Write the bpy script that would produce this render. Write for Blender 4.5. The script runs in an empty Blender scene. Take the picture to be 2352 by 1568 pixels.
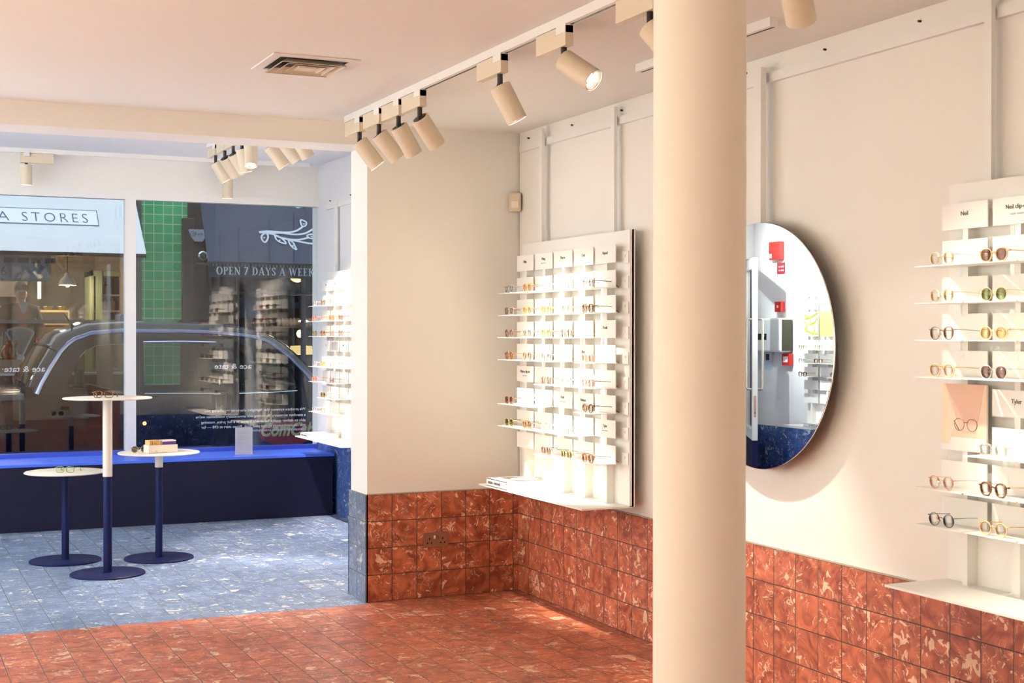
import bpy, bmesh, math, random
from mathutils import Vector, Matrix
random.seed(7)
SC = bpy.context.scene
COL = SC.collection
PI = math.pi

# ------------------------------------------------------------------ camera
CP = Vector((-3.4272, -7.3797, 1.5002)); YAW, PIT, ROL, FPX = .4303, -.0054, .0005, 3189.46
FW = Vector((math.sin(YAW)*math.cos(PIT), math.cos(YAW)*math.cos(PIT), math.sin(PIT)))
R0 = Vector((math.cos(YAW), -math.sin(YAW), 0)); U0 = R0.cross(FW)
RT = R0*math.cos(ROL)+U0*math.sin(ROL); UP = -R0*math.sin(ROL)+U0*math.cos(ROL)
cd = bpy.data.cameras.new('camera'); cam = bpy.data.objects.new('camera', cd); COL.objects.link(cam)
m = Matrix((RT, UP, -FW)).transposed().to_4x4(); m.translation = CP; cam.matrix_world = m
cd.sensor_width = 36; cd.lens = FPX/2352*36; cd.clip_end = 200; cd.clip_start = .05
cd.dof.use_dof = True; cd.dof.focus_distance = 7.2; cd.dof.aperture_fstop = 8
SC.camera = cam
# ------------------------------------------------------------------ world, exposure, large lights
w = bpy.data.worlds.new('world'); SC.world = w; w.use_nodes = True
bg = w.node_tree.nodes['Background']; bg.inputs[0].default_value = (.68, .80, .93, 1); bg.inputs[1].default_value = 1.65
SC.view_settings.view_transform = 'Standard'; SC.view_settings.look = 'None'; SC.view_settings.gamma = 1
SC.view_settings.exposure = .88
SC.view_settings.use_curve_mapping = False
cy = SC.cycles
cy.max_bounces = 7; cy.diffuse_bounces = 4; cy.glossy_bounces = 4; cy.transmission_bounces = 4; cy.transparent_max_bounces = 14
cy.use_adaptive_sampling = True; cy.adaptive_threshold = .10; cy.adaptive_min_samples = 16
cy.caustics_reflective = False; cy.caustics_refractive = False; cy.sample_clamp_indirect = 4; cy.use_denoising = True
WARM = (.96, .92, .73)
SPOT_W = 130

def lamp_data(kind, name, energy, color, **k):
    L = bpy.data.lights.new(name, kind); L.energy = energy; L.color = color
    for a, b in k.items(): setattr(L, a, b)
    return L

# ------------------------------------------------------------------ helpers
def ray(px, py): return FW+RT*((px-1176)/FPX)-UP*((py-784)/FPX)
def at(px, py, Y=None, X=None, Z=None):
    d = ray(px, py)
    t = (Y-CP.y)/d.y if Y is not None else (X-CP.x)/d.x if X is not None else (Z-CP.z)/d.z
    return CP+d*t
def onplane(px, py, p0, n):
    d = ray(px, py); n = Vector(n); return CP+d*((Vector(p0)-CP).dot(n)/d.dot(n))

def tag(o, label=None, cat=None, group=None, kind=None):
    if label: o['label'] = label
    if cat: o['category'] = cat
    if group: o['group'] = group
    if kind: o['kind'] = kind
    return o
def thing(name, label, cat, loc=(0, 0, 0), rz=0, group=None):
    o = bpy.data.objects.new(name, None); o.empty_display_size = .05; COL.objects.link(o)
    o.location = loc; o.rotation_euler = (0, 0, rz); return tag(o, label, cat, group)
def link(name, me, mat=None, parent=None, smooth=False):
    o = bpy.data.objects.new(name, me); COL.objects.link(o)
    if mat is not None and len(me.materials) == 0: me.materials.append(mat)
    if parent: o.parent = parent
    if smooth:
        for p in me.polygons: p.use_smooth = True
    return o

def marks(name, o, right, up, width, h, mt, parent, seed=1):
    rg = random.Random(seed); r = Vector(right).normalized(); u = Vector(up).normalized(); n = r.cross(u); mb = MB(); x = -width/2
    while x < width/2-h*.3:
        wd = min(h*rg.uniform(.35, 1.0), width/2-x); mb.obox(Vector(o)+r*(x+wd/2)+u*(h/2), r*wd/2, u*h*rg.uniform(.35, .5), n*.0003); x += wd+h*rg.choice((.25, .3, .3, .9))
    return mb.build(name, mt, parent)
class MB:
    def __init__(s): s.b = bmesh.new()
    def box(s, a, c):
        x0, y0, z0 = a; x1, y1, z1 = c
        v = [s.b.verts.new(p) for p in ((x0,y0,z0),(x1,y0,z0),(x1,y1,z0),(x0,y1,z0),(x0,y0,z1),(x1,y0,z1),(x1,y1,z1),(x0,y1,z1))]
        for f in ((0,3,2,1),(4,5,6,7),(0,1,5,4),(1,2,6,5),(2,3,7,6),(3,0,4,7)): s.b.faces.new([v[i] for i in f])
        return s
    def obox(s, c, ax, ay, az):  # oriented box: centre and three half vectors
        c = Vector(c); ax, ay, az = Vector(ax), Vector(ay), Vector(az)
        v = [s.b.verts.new(c+ax*i+ay*j+az*k) for k in (-1,1) for i, j in ((-1,-1),(1,-1),(1,1),(-1,1))]
        for f in ((0,3,2,1),(4,5,6,7),(0,1,5,4),(1,2,6,5),(2,3,7,6),(3,0,4,7)): s.b.faces.new([v[i] for i in f])
        return s
    def lathe(s, prof, n=32, c=(0,0,0), axis=None, caps=True):  # prof [(r,z)]
        c = Vector(c); q = Vector((0,0,1)).rotation_difference(Vector(axis)) if axis is not None else None
        rings = []
        for r, z in prof:
            ring = []
            for i in range(n):
                p = Vector((max(r,1e-5)*math.cos(2*PI*i/n), max(r,1e-5)*math.sin(2*PI*i/n), z))
                if q: p.rotate(q)
                ring.append(s.b.verts.new(c+p))
            rings.append(ring)
        for a, b_ in zip(rings, rings[1:]):
            for i in range(n): s.b.faces.new((a[i], a[(i+1)%n], b_[(i+1)%n], b_[i]))
        if caps:
            s.b.faces.new(rings[0][::-1]); s.b.faces.new(rings[-1])
        return s
    def cyl(s, a, c, r, n=16, r2=None):
        a, c = Vector(a), Vector(c); return s.lathe([(r, 0), (r if r2 is None else r2, (c-a).length)], n, a, c-a)
    def tube(s, pts, r, n=8, closed=False, flat=None):  # flat=(axis vector, half width across axis)
        pts = [Vector(p) for p in pts]; N = len(pts); rings = []; prev = None
        rr = r if isinstance(r, (list, tuple)) else [r]*N
        for i, p in enumerate(pts):
            if closed: t = pts[(i+1)%N]-pts[i-1]
            else: t = pts[min(i+1,N-1)]-pts[max(i-1,0)]
            t.normalize()
            if flat is not None: u = Vector(flat).cross(t)
            elif prev is None: u = t.orthogonal()
            else: u = prev-t*prev.dot(t)
            if u.length < 1e-6: u = t.orthogonal()
            u.normalize(); prev = u; v = t.cross(u)
            a, b_ = (rr[i], rr[i]) if not isinstance(rr[i], tuple) else rr[i]
            rings.append([s.b.verts.new(p+u*a*math.cos(2*PI*k/n)+v*b_*math.sin(2*PI*k/n)) for k in range(n)])
        M = N if closed else N-1
        for i in range(M):
            A, B = rings[i], rings[(i+1)%N]
            for k in range(n): s.b.faces.new((A[k], A[(k+1)%n], B[(k+1)%n], B[k]))
        if not closed: s.b.faces.new(rings[0][::-1]); s.b.faces.new(rings[-1])
        return s
    def prism(s, poly, d):  # poly: list of 3d points (planar), d: extrusion vector
        d = Vector(d); A = [s.b.verts.new(Vector(p)) for p in poly]; B = [s.b.verts.new(Vector(p)+d) for p in poly]; n = len(A)
        s.b.faces.new(A[::-1]); s.b.faces.new(B)
        for i in range(n): s.b.faces.new((A[i], A[(i+1)%n], B[(i+1)%n], B[i]))
        return s
    def ring(s, out, inn, d):  # two loops of the same length joined into a flat ring, extruded by d
        d = Vector(d); n = len(out)
        o0 = [s.b.verts.new(Vector(p)) for p in out]; i0 = [s.b.verts.new(Vector(p)) for p in inn]
        o1 = [s.b.verts.new(Vector(p)+d) for p in out]; i1 = [s.b.verts.new(Vector(p)+d) for p in inn]
        for k in range(n):
            j = (k+1)%n
            s.b.faces.new((o0[k], o0[j], i0[j], i0[k])); s.b.faces.new((o1[j], o1[k], i1[k], i1[j]))
            s.b.faces.new((o0[j], o0[k], o1[k], o1[j])); s.b.faces.new((i0[k], i0[j], i1[j], i1[k]))
        return s
    def grid(s, rows, thick=None):
        g = [[s.b.verts.new(Vector(p)) for p in r] for r in rows]
        for a, b_ in zip(g, g[1:]):
            for i in range(len(a)-1): s.b.faces.new((a[i], a[i+1], b_[i+1], b_[i]))
        return s
    def sphere(s, c, r, seg=20, sc=(1,1,1)):
        prof = [(math.sin(PI*i/12)*1, -math.cos(PI*i/12)) for i in range(13)]
        c = Vector(c)
        rings = []
        for a, z in prof:
            rings.append([s.b.verts.new(c+Vector((max(a,.004)*math.cos(2*PI*k/seg)*sc[0], max(a,.004)*math.sin(2*PI*k/seg)*sc[1], z*sc[2]))*r) for k in range(seg)])
        for A, B in zip(rings, rings[1:]):
            for k in range(seg): s.b.faces.new((A[k], A[(k+1)%seg], B[(k+1)%seg], B[k]))
        s.b.faces.new(rings[0][::-1]); s.b.faces.new(rings[-1]); return s
    def mesh(s, name, norm=True):
        if norm: bmesh.ops.recalc_face_normals(s.b, faces=s.b.faces)
        me = bpy.data.meshes.new(name); s.b.to_mesh(me); s.b.free(); return me
    def build(s, name, mat=None, parent=None, smooth=False, bevel=0):
        if bevel:
            bmesh.ops.remove_doubles(s.b, verts=s.b.verts, dist=1e-6)
            bmesh.ops.bevel(s.b, geom=[e for e in s.b.edges if len(e.link_faces) == 2 and e.calc_face_angle(0) > .5], offset=bevel, segments=2, affect='EDGES', profile=.5)
        me = s.mesh(name); o = link(name, me, mat, parent)
        if smooth:
            for p in me.polygons: p.use_smooth = True
            try: me.set_sharp_from_angle(angle=.7)
            except Exception: pass
        return o

def struct(name, mb, mat, parent=None, **k):
    o = mb.build(name, mat, parent, **k)
    if parent is None: o['kind'] = 'structure'
    return o

def filled(loops, thick, xyz):  # 2D outline with holes -> extruded mesh; xyz(u, v, w) maps to the world
    cu = bpy.data.curves.new('fill', 'CURVE'); cu.dimensions = '2D'; cu.fill_mode = 'BOTH'; cu.extrude = thick/2
    for lp in loops:
        sp = cu.splines.new('POLY'); sp.points.add(len(lp)-1)
        for p, q in zip(sp.points, lp): p.co = (q[0], q[1], 0, 1)
        sp.use_cyclic_u = True
    o = bpy.data.objects.new('fill', cu); COL.objects.link(o)
    dg = bpy.context.evaluated_depsgraph_get(); me = bpy.data.meshes.new_from_object(o.evaluated_get(dg))
    bpy.data.objects.remove(o); bpy.data.curves.remove(cu)
    for v in me.vertices: v.co = xyz(v.co.x, v.co.y, v.co.z)
    me.materials.clear(); return me

def text_mesh(s, size, depth=.0006, align='CENTER', space=1, shear=0, offset=0, line=1):
    cu = bpy.data.curves.new('txt', 'FONT'); cu.body = s; cu.size = size; cu.extrude = depth; cu.align_x = align; cu.space_character = space; cu.shear = shear; cu.offset = offset; cu.space_line = line
    cu.resolution_u = 3
    o = bpy.data.objects.new('txt', cu); COL.objects.link(o)
    dg = bpy.context.evaluated_depsgraph_get(); me = bpy.data.meshes.new_from_object(o.evaluated_get(dg))
    bpy.data.objects.remove(o); bpy.data.curves.remove(cu); me.materials.clear(); return me
def put_text(name, s, size, origin, right, up, mat, parent=None, **k):
    me = text_mesh(s, size, **k); r = Vector(right).normalized(); u = Vector(up).normalized(); n = r.cross(u); o_ = Vector(origin)
    for v in me.vertices: v.co = o_+r*v.co.x+u*v.co.y+n*v.co.z
    return link(name, me, mat, parent)

# ------------------------------------------------------------------ materials
def nodes(name):
    mt = bpy.data.materials.new(name); mt.use_nodes = True; return mt, mt.node_tree, mt.node_tree.nodes['Principled BSDF']
def mat(name, col, rough=.6, metal=0, spec=.5, emit=None, es=0, noise=.0, nscale=8, bump=0, bscale=60, coat=0):
    mt, nt, b = nodes(name); c = (*col, 1)
    b.inputs['Base Color'].default_value = c; b.inputs['Roughness'].default_value = rough; b.inputs['Metallic'].default_value = metal
    b.inputs['Specular IOR Level'].default_value = spec; b.inputs['Coat Weight'].default_value = coat
    if emit: mt.cycles.emission_sampling = 'NONE'
    if emit: b.inputs['Emission Color'].default_value = (*emit, 1); b.inputs['Emission Strength'].default_value = es
    if noise or bump:
        tc = nt.nodes.new('ShaderNodeTexCoord')
        if noise:
            n = nt.nodes.new('ShaderNodeTexNoise'); n.inputs['Scale'].default_value = nscale; n.inputs['Detail'].default_value = 4
            nt.links.new(tc.outputs['Object'], n.inputs['Vector'])
            mx = nt.nodes.new('ShaderNodeMix'); mx.data_type = 'RGBA'
            mx.inputs['A'].default_value = (*[x*(1-noise) for x in col], 1); mx.inputs['B'].default_value = (*[min(1, x*(1+noise)) for x in col], 1)
            nt.links.new(n.outputs['Fac'], mx.inputs['Factor']); nt.links.new(mx.outputs['Result'], b.inputs['Base Color'])
        if bump:
            n2 = nt.nodes.new('ShaderNodeTexNoise'); n2.inputs['Scale'].default_value = bscale; nt.links.new(tc.outputs['Object'], n2.inputs['Vector'])
            bp = nt.nodes.new('ShaderNodeBump'); bp.inputs['Strength'].default_value = bump; bp.inputs['Distance'].default_value = .002
            nt.links.new(n2.outputs['Fac'], bp.inputs['Height']); nt.links.new(bp.outputs['Normal'], b.inputs['Normal'])
    return mt
def glass_mat(name, tint=(1,1,1), ior=1.5, rough=0):
    mt = bpy.data.materials.new(name); mt.use_nodes = True; nt = mt.node_tree; nt.nodes.clear()
    out = nt.nodes.new('ShaderNodeOutputMaterial'); mx = nt.nodes.new('ShaderNodeMixShader'); fr = nt.nodes.new('ShaderNodeFresnel'); fr.inputs[0].default_value = ior
    # the back side of the pane sees the inverse index: use the geometry's facing to keep it thin
    tr = nt.nodes.new('ShaderNodeBsdfTransparent'); tr.inputs[0].default_value = (*tint, 1); gl = nt.nodes.new('ShaderNodeBsdfGlossy'); gl.inputs['Roughness'].default_value = rough
    lw = nt.nodes.new('ShaderNodeLayerWeight'); lw.inputs[0].default_value = .5
    pw = nt.nodes.new('ShaderNodeMath'); pw.operation = 'POWER'; pw.inputs[1].default_value = 4
    ma = nt.nodes.new('ShaderNodeMath'); ma.operation = 'MULTIPLY_ADD'; ma.inputs[1].default_value = 1.3; ma.inputs[2].default_value = ((ior-1)/(ior+1))**2
    nt.links.new(lw.outputs['Facing'], pw.inputs[0]); nt.links.new(pw.outputs[0], ma.inputs[0]); ma.use_clamp = True
    nt.links.new(ma.outputs[0], mx.inputs[0]); nt.links.new(tr.outputs[0], mx.inputs[1]); nt.links.new(gl.outputs[0], mx.inputs[2]); nt.links.new(mx.outputs[0], out.inputs[0])
    nt.nodes.remove(fr); return mt

def tile_mat(name, au, ou, av, ov, dark, mid, cream, s=.15, grout=(.085, .055, .038), rough=.38, amount=1.0):
    """marbled recycled-clay tile on the plane spanned by axes au, av of the world"""
    mt, nt, b = nodes(name); N = nt.nodes.new; L = nt.links.new
    def M(op, a, b_=None, c=None, clamp=False):
        n = N('ShaderNodeMath'); n.operation = op; n.use_clamp = clamp
        for i, x in enumerate((a, b_, c)):
            if x is None: continue
            if isinstance(x, (int, float)): n.inputs[i].default_value = x
            else: L(x, n.inputs[i])
        return n.outputs[0]
    tc = N('ShaderNodeTexCoord'); sp = N('ShaderNodeSeparateXYZ'); L(tc.outputs['Object'], sp.inputs[0])
    U = M('DIVIDE', M('SUBTRACT', sp.outputs[au], ou), s); V = M('DIVIDE', M('SUBTRACT', sp.outputs[av], ov), s)
    fu, fv = M('FRACT', U), M('FRACT', V)
    eu = M('MINIMUM', fu, M('SUBTRACT', 1, fu)); ev = M('MINIMUM', fv, M('SUBTRACT', 1, fv)); e = M('MINIMUM', eu, ev)
    g = M('SUBTRACT', 1, M('DIVIDE', M('SUBTRACT', e, .010), .010, clamp=True), clamp=True)
    cell = N('ShaderNodeCombineXYZ'); L(M('FLOOR', U), cell.inputs[0]); L(M('FLOOR', V), cell.inputs[1])
    wn = N('ShaderNodeTexWhiteNoise'); wn.noise_dimensions = '3D'; L(cell.outputs[0], wn.inputs['Vector'])
    P = N('ShaderNodeCombineXYZ'); L(U, P.inputs[0]); L(V, P.inputs[1])
    off = N('ShaderNodeVectorMath'); off.operation = 'MULTIPLY_ADD'; L(wn.outputs['Color'], off.inputs[0]); off.inputs[1].default_value = (40, 40, 40); L(P.outputs[0], off.inputs[2])
    vec = off.outputs[0]
    def noise(scale, det, dist, v=vec):
        n = N('ShaderNodeTexNoise'); n.inputs['Scale'].default_value = scale; n.inputs['Detail'].default_value = det; n.inputs['Distortion'].default_value = dist; L(v, n.inputs['Vector']); return n
    n1 = noise(1.1, 5, 2.5)
    r1 = N('ShaderNodeValToRGB'); r1.color_ramp.elements[0].position = .33; r1.color_ramp.elements[1].position = .68
    r1.color_ramp.elements[0].color = (*dark, 1); r1.color_ramp.elements[1].color = (*mid, 1); L(n1.outputs['Fac'], r1.inputs[0])
    # thin swirls
    n2 = noise(1.25, 2.5, 3.0); sw = M('SUBTRACT', 1, M('DIVIDE', M('ABSOLUTE', M('SUBTRACT', n2.outputs['Fac'], .5)), .020), clamp=True)
    n3 = noise(1.8, 1, 0); gate = M('MULTIPLY', M('SUBTRACT', n3.outputs['Fac'], .46), 9, clamp=True)
    sw = M('MULTIPLY', M('MULTIPLY', sw, gate), .75)
    # chips: warped cells, only some of them cream
    wv = N('ShaderNodeVectorMath'); wv.operation = 'MULTIPLY_ADD'; n4 = noise(2.2, 2, 1.0); L(n4.outputs['Color'], wv.inputs[0]); wv.inputs[1].default_value = (1.5, 1.5, 1.5); L(vec, wv.inputs[2])
    vo = N('ShaderNodeTexVoronoi'); vo.inputs['Scale'].default_value = 1.75; L(wv.outputs[0], vo.inputs['Vector'])
    vs = N('ShaderNodeSeparateColor'); L(vo.outputs['Color'], vs.inputs[0])
    sel = M('GREATER_THAN', vs.outputs[0], .66); rad = M('MULTIPLY_ADD', vs.outputs[1], .35, .15)
    chip = M('MULTIPLY', sel, M('MULTIPLY', M('SUBTRACT', rad, vo.outputs['Distance']), 14, clamp=True))
    chip = M('MULTIPLY', chip, M('MULTIPLY_ADD', n1.outputs['Fac'], 1.1, .25, clamp=True))
    # small slivers
    v2 = N('ShaderNodeTexVoronoi'); v2.inputs['Scale'].default_value = 3.6
    w2 = N('ShaderNodeVectorMath'); w2.operation = 'MULTIPLY_ADD'; L(n2.outputs['Color'], w2.inputs[0]); w2.inputs[1].default_value = (1.2, 1.2, 1.2); L(vec, w2.inputs[2]); L(w2.outputs[0], v2.inputs['Vector'])
    vs2 = N('ShaderNodeSeparateColor'); L(v2.outputs['Color'], vs2.inputs[0])
    sl = M('MULTIPLY', M('GREATER_THAN', vs2.outputs[0], .86), M('MULTIPLY', M('SUBTRACT', .32, v2.outputs['Distance']), 12, clamp=True))
    allc = M('MULTIPLY', M('MAXIMUM', M('MAXIMUM', sw, chip), M('MULTIPLY', sl, .8)), amount)
    mx = N('ShaderNodeMix'); mx.data_type = 'RGBA'; L(allc, mx.inputs['Factor']); L(r1.outputs[0], mx.inputs['A']); mx.inputs['B'].default_value = (*cream, 1)
    hv = N('ShaderNodeHueSaturation'); L(mx.outputs['Result'], hv.inputs['Color']); L(M('MULTIPLY_ADD', wn.outputs['Value'], .22, .90), hv.inputs['Value'])
    m2 = N('ShaderNodeMix'); m2.data_type = 'RGBA'; L(g, m2.inputs['Factor']); L(hv.outputs[0], m2.inputs['A']); m2.inputs['B'].default_value = (*grout, 1)
    L(m2.outputs['Result'], b.inputs['Base Color'])
    L(M('MULTIPLY_ADD', g, .4, rough, clamp=True), b.inputs['Roughness'])
    bp = N('ShaderNodeBump'); bp.inputs['Strength'].default_value = .6; bp.inputs['Distance'].default_value = .003
    L(M('SUBTRACT', 1, g), bp.inputs['Height']); L(bp.outputs[0], b.inputs['Normal'])
    return mt

RED = dict(dark=(.23, .045, .022), mid=(.56, .155, .078), cream=(.84, .56, .40))
BLU = dict(dark=(.095, .135, .24), mid=(.19, .26, .41), cream=(.72, .72, .66))
BLW = dict(dark=(.03, .06, .22), mid=(.07, .14, .42), cream=(.62, .66, .72))
T_RF = tile_mat('terracotta floor tiles', 0, -.045, 1, -.030, grout=(.13, .085, .06), amount=.85, **RED)
T_BF = tile_mat('blue floor tiles', 0, -.045, 1, -.030, grout=(.12, .14, .17), **BLU)
T_RR = tile_mat('terracotta tiles right wall', 1, -.1482, 2, 0, **RED)
T_RB = tile_mat('terracotta tiles pier', 0, -.9327, 2, 0, **RED)
T_BP = tile_mat('warm lit blue tiles pier side', 1, 0, 2, 0, grout=(.13,.12,.12), **dict(dark=(.09, .11, .17), mid=(.17, .20, .28), cream=(.6, .58, .52)))  # the blue tiles again, warm room light put in as greyer colours
T_BR = tile_mat('blue wall tiles', 1, .3, 2, 0, grout=(.1,.14,.2), **BLW)
PLASTER = mat('painted plaster', (.87, .835, .785), .75, spec=.25)
CEIL = mat('painted ceiling', (.88, .86, .82), .85, spec=.2)
PLASTER_F = mat('painted plaster front', (.84, .82, .82), .75, spec=.25)
WHITE = mat('white powder coat', (.90, .87, .83), .45)
WPAINT = mat('white frame paint', (.86, .84, .81), .5)
CREAM = mat('cream lamp enamel', (.66, .55, .42), .5, spec=.35, noise=.02)
BLACK = mat('black metal', (.012, .009, .008), .45, noise=.1)
NAVY = mat('navy paint', (.003, .003, .020), .5, spec=.3, noise=.06, nscale=14)
BLUEP = mat('blue table paint', (.002, .005, .050), .45, spec=.25, noise=.05)
TOPW = mat('cream table paint', (.90, .80, .68), .4, noise=.02)
GLASS = glass_mat('window glass', (.97, .985, .98), 1.66)
LENS = glass_mat('clear lens', (.985, .99, .985), 1.25)
MIRROR = mat('mirror silver', (.90, .93, .94), .0, 1)
CHROME = mat('brushed chrome', (.62, .58, .54), .25, 1, noise=.05, nscale=90)
INK = mat('dark print', (.05, .035, .03), .7)
GREYINK = mat('grey print', (.45, .42, .42), .7)

# ------------------------------------------------------------------ the room
H = 2.675; HF = 2.95; XL = -4.75; XF = .06; YW = 4.30; YR = -9.4
struct('floor', MB().box((XL, YR, -.08), (.01, -.045, 0)).box((-.9327, -.045, -.08), (.01, .01, 0)), T_RF)
struct('floor', MB().box((XL, -.045, -.08), (-.9327, .01, 0)).box((XL, .01, -.08), (.1, YW+.05, 0)), T_BF)
struct('ceiling', MB().box((XL-.1, YR, H), (.12, .02, H+.3)), CEIL)
struct('ceiling', MB().box((XL-.1, .28, HF), (.2, YW+.2, HF+.1)), mat('front ceiling paint', (.84,.84,.86), .85, spec=.2))
struct('beam', MB().box((XL, .012, 2.552), (-.925, .30, HF)), PLASTER)
struct('wall_right', MB().box((.010, YR, 0), (.14, .0, H+.1)), PLASTER)
struct('wall_back', MB().box((-.925, .012, 0), (.14, .30, HF)), PLASTER)
struct('wall_right_front', MB().box((XF+.012, .30, 0), (.2, YW+.15, HF)), PLASTER_F)
struct('wall_left', MB().box((XL-.14, YR, 0), (XL, YW+.15, HF)), PLASTER_F)
struct('wall_rear', MB().box((XL, YR-.14, 0), (.14, YR, H)), PLASTER)
struct('wall_street', MB().box((XL, YW-.03, 2.665), (XF+.012, YW+.15, HF)), PLASTER)
struct('wall_street', MB().box((-3.62, YW-.03, -.2), (XF+.012, YW+.15, .525)), mat('navy riser paint', (.016,.02,.16), .4, noise=.05))
struct('wall_street', MB().box((-3.80, YW-.03, -.2), (-3.62, YW+.15, 2.665)), PLASTER_F)
# tiled skirts (tile faces lie on the X = 0 and Y = 0 planes)
struct('baseboard_right', MB().box((0, YR, 0), (.011, .0, .600)), T_RR)
struct('baseboard_back', MB().box((-.9327, 0, 0), (.0, .012, .600)), T_RB)
struct('baseboard_pier', MB().box((-.9400, .0, 0), (-.925, .306, .600)), T_BP)
struct('baseboard_pier', MB().box((-.9400, .30, 0), (XF, .312, .600)), tile_mat('blue pier tiles', 0, -.9327, 2, 0, grout=(.1,.14,.2), **BLW))
struct('baseboard_right_front', MB().box((XF, .306, 0), (XF+.013, YW-.02, .655)), T_BR)
struct('baseboard_left', MB().box((XL, .0, 0), (XL+.012, YW-.02, .600)), T_BR)
MORTAR = mat('tile edge mortar', (.42,.34,.27), .8, noise=.15, nscale=40)
struct('trim_1', MB().box((-.001, YR, .600), (.011, .0, .605)), MORTAR)
struct('trim_2', MB().box((-.9327, -.001, .600), (.0, .012, .605)), MORTAR)
# the round column
ct = at(1606.5, 784, Y=-4.75)
dcol = (ct-CP).dot(FW); rcol = 106*dcol/FPX*.998
struct('column', MB().lathe([(rcol, 0), (rcol, H)], 64, (ct.x, ct.y, 0)), mat('column paint', (.80, .71, .63), .7, spec=.25, bump=.25, bscale=9), smooth=True)

# shop window: head, mullion, sill and glass
FR = WPAINT
fr = MB(); fr.box((-3.62, YW-.035, 2.600), (XF+.012, YW+.05, 2.665)); struct('window_3', fr, FR)
x0m, x1m = -1.563, -1.478
struct('window_4', MB().box((x0m, YW-.035, .525), (x1m, YW+.05, 2.600)), FR)
tr_ = MB(); tr_.box((-3.62, YW-.05, .505), (XF+.012, YW+.05, .545)); struct('window_5', tr_, mat('blue sill paint', (.035,.07,.42), .35, noise=.05))
w1 = struct('window_1', MB().box((-3.62, YW+.004, .545), (x0m, YW+.012, 2.600)), GLASS)
w2 = struct('window_2', MB().box((x1m, YW+.004, .545), (XF+.012, YW+.012, 2.600)), GLASS)
# entrance: frame and the door swung inwards
dfm = MB(); dfm.box((XL, YW-.03, 2.25), (-3.80, YW+.05, 2.665)); dfm.box((XL, YW-.03, 0), (XL+.05, YW+.05, 2.25)); struct('door_2', dfm, WPAINT)
dr = bpy.data.objects.new('door_1', None); COL.objects.link(dr); dr['kind'] = 'structure'
dr.location = (-4.66, 4.24, 0); dr.rotation_euler = (0, 0, math.atan2(-.71, .40))
DW = .82
d_ = MB(); d_.box((0, -.025, .50), (DW, .025, .60)).box((0, -.025, 2.12), (DW, .025, 2.22)).box((0, -.025, .60), (.09, .025, 2.12)).box((DW-.09, -.025, .60), (DW, .025, 2.12))
d_.build('door_frame', mat('white door paint', (.86,.85,.80), .4), dr)
MB().box((0, -.025, .01), (DW, .025, .50)).build('kick_panel', BLUEP, dr)
MB().box((.09, -.004, .60), (DW-.09, .004, 2.12)).build('pane', GLASS, dr)
for s in (-1, 1):
    pts = [(DW-.045, s*.025, .98), (DW-.045, s*.065, .98), (DW-.045, s*.075, 1.0), (DW-.045, s*.075, 1.62), (DW-.045, s*.065, 1.64), (DW-.045, s*.025, 1.64)]
    MB().tube(pts, .012, 10).build('door_handle', CHROME, dr, smooth=True)
lk = MB().box((DW, -.011, .72), (DW+.003, .011, .92)).build('lock_plate', CHROME, dr)
MB().cyl((DW, 0, .76), (DW+.006, 0, .76), .006, 12).build('keyhole', BLACK, lk)

# ------------------------------------------------------------------ bench under the window
bn = thing('window_bench', 'long navy painted bench built under the street window', 'bench', (0, 0, 0))
MB().box((-3.60, 3.685, .0), (.018, YW-.035, .490)).build('bench_box', NAVY, bn)
MB().box((-3.60, 3.675, .490), (.028, YW-.035, .512)).build('bench_top', mat('daylit bench top', (.05, .13, .72), .33, noise=.05), bn, bevel=.002)  # same paint as the box; window daylight put into the top's brighter colour

# ------------------------------------------------------------------ tables
def pedestal(label, x, y, zt, dtop, dbase, rp, zsplit, rsleeve):
    t = thing('pedestal_table', label, 'table', (x, y, 0), 0, 'round pedestal tables by the bench')
    MB().lathe([(dbase/2, 0), (dbase/2, .008), (dbase/2-.006, .012), (.0, .014)], 64).build('base_plate', BLUEP, t, smooth=True)
    MB().cyl((0,0,.012), (0,0,zsplit), rp, 28).build('post', BLUEP, t, smooth=True)
    MB().cyl((0,0,zsplit), (0,0,zt-.008), rsleeve, 28).build('sleeve', TOPW, t, smooth=True)
    MB().lathe([(dtop/2-.004, zt-.010), (dtop/2, zt-.007), (dtop/2, zt-.003), (dtop/2-.004, zt)], 72).build('tabletop', TOPW, t, smooth=True)
    for a in (-.05, .02): MB().box((.12+a, -.10, zt-.02), (.125+a, -.095, zt-.008)).build('screw', WHITE, t)
    return t
pedestal('low round pedestal table with cream top and blue post, green glasses on it', -2.285, 2.178, .593, .52, .46, .024, .575, .026)
pedestal('tallest round pedestal table with long cream sleeve over a blue post', -2.107, 1.549, 1.104, .54, .457, .0265, .62-.01, .0295)
pedestal('middle height pedestal table with a white box of cards on its top', -1.703, 2.031, .712, .535, .455, .0235, .61, .026)

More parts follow.
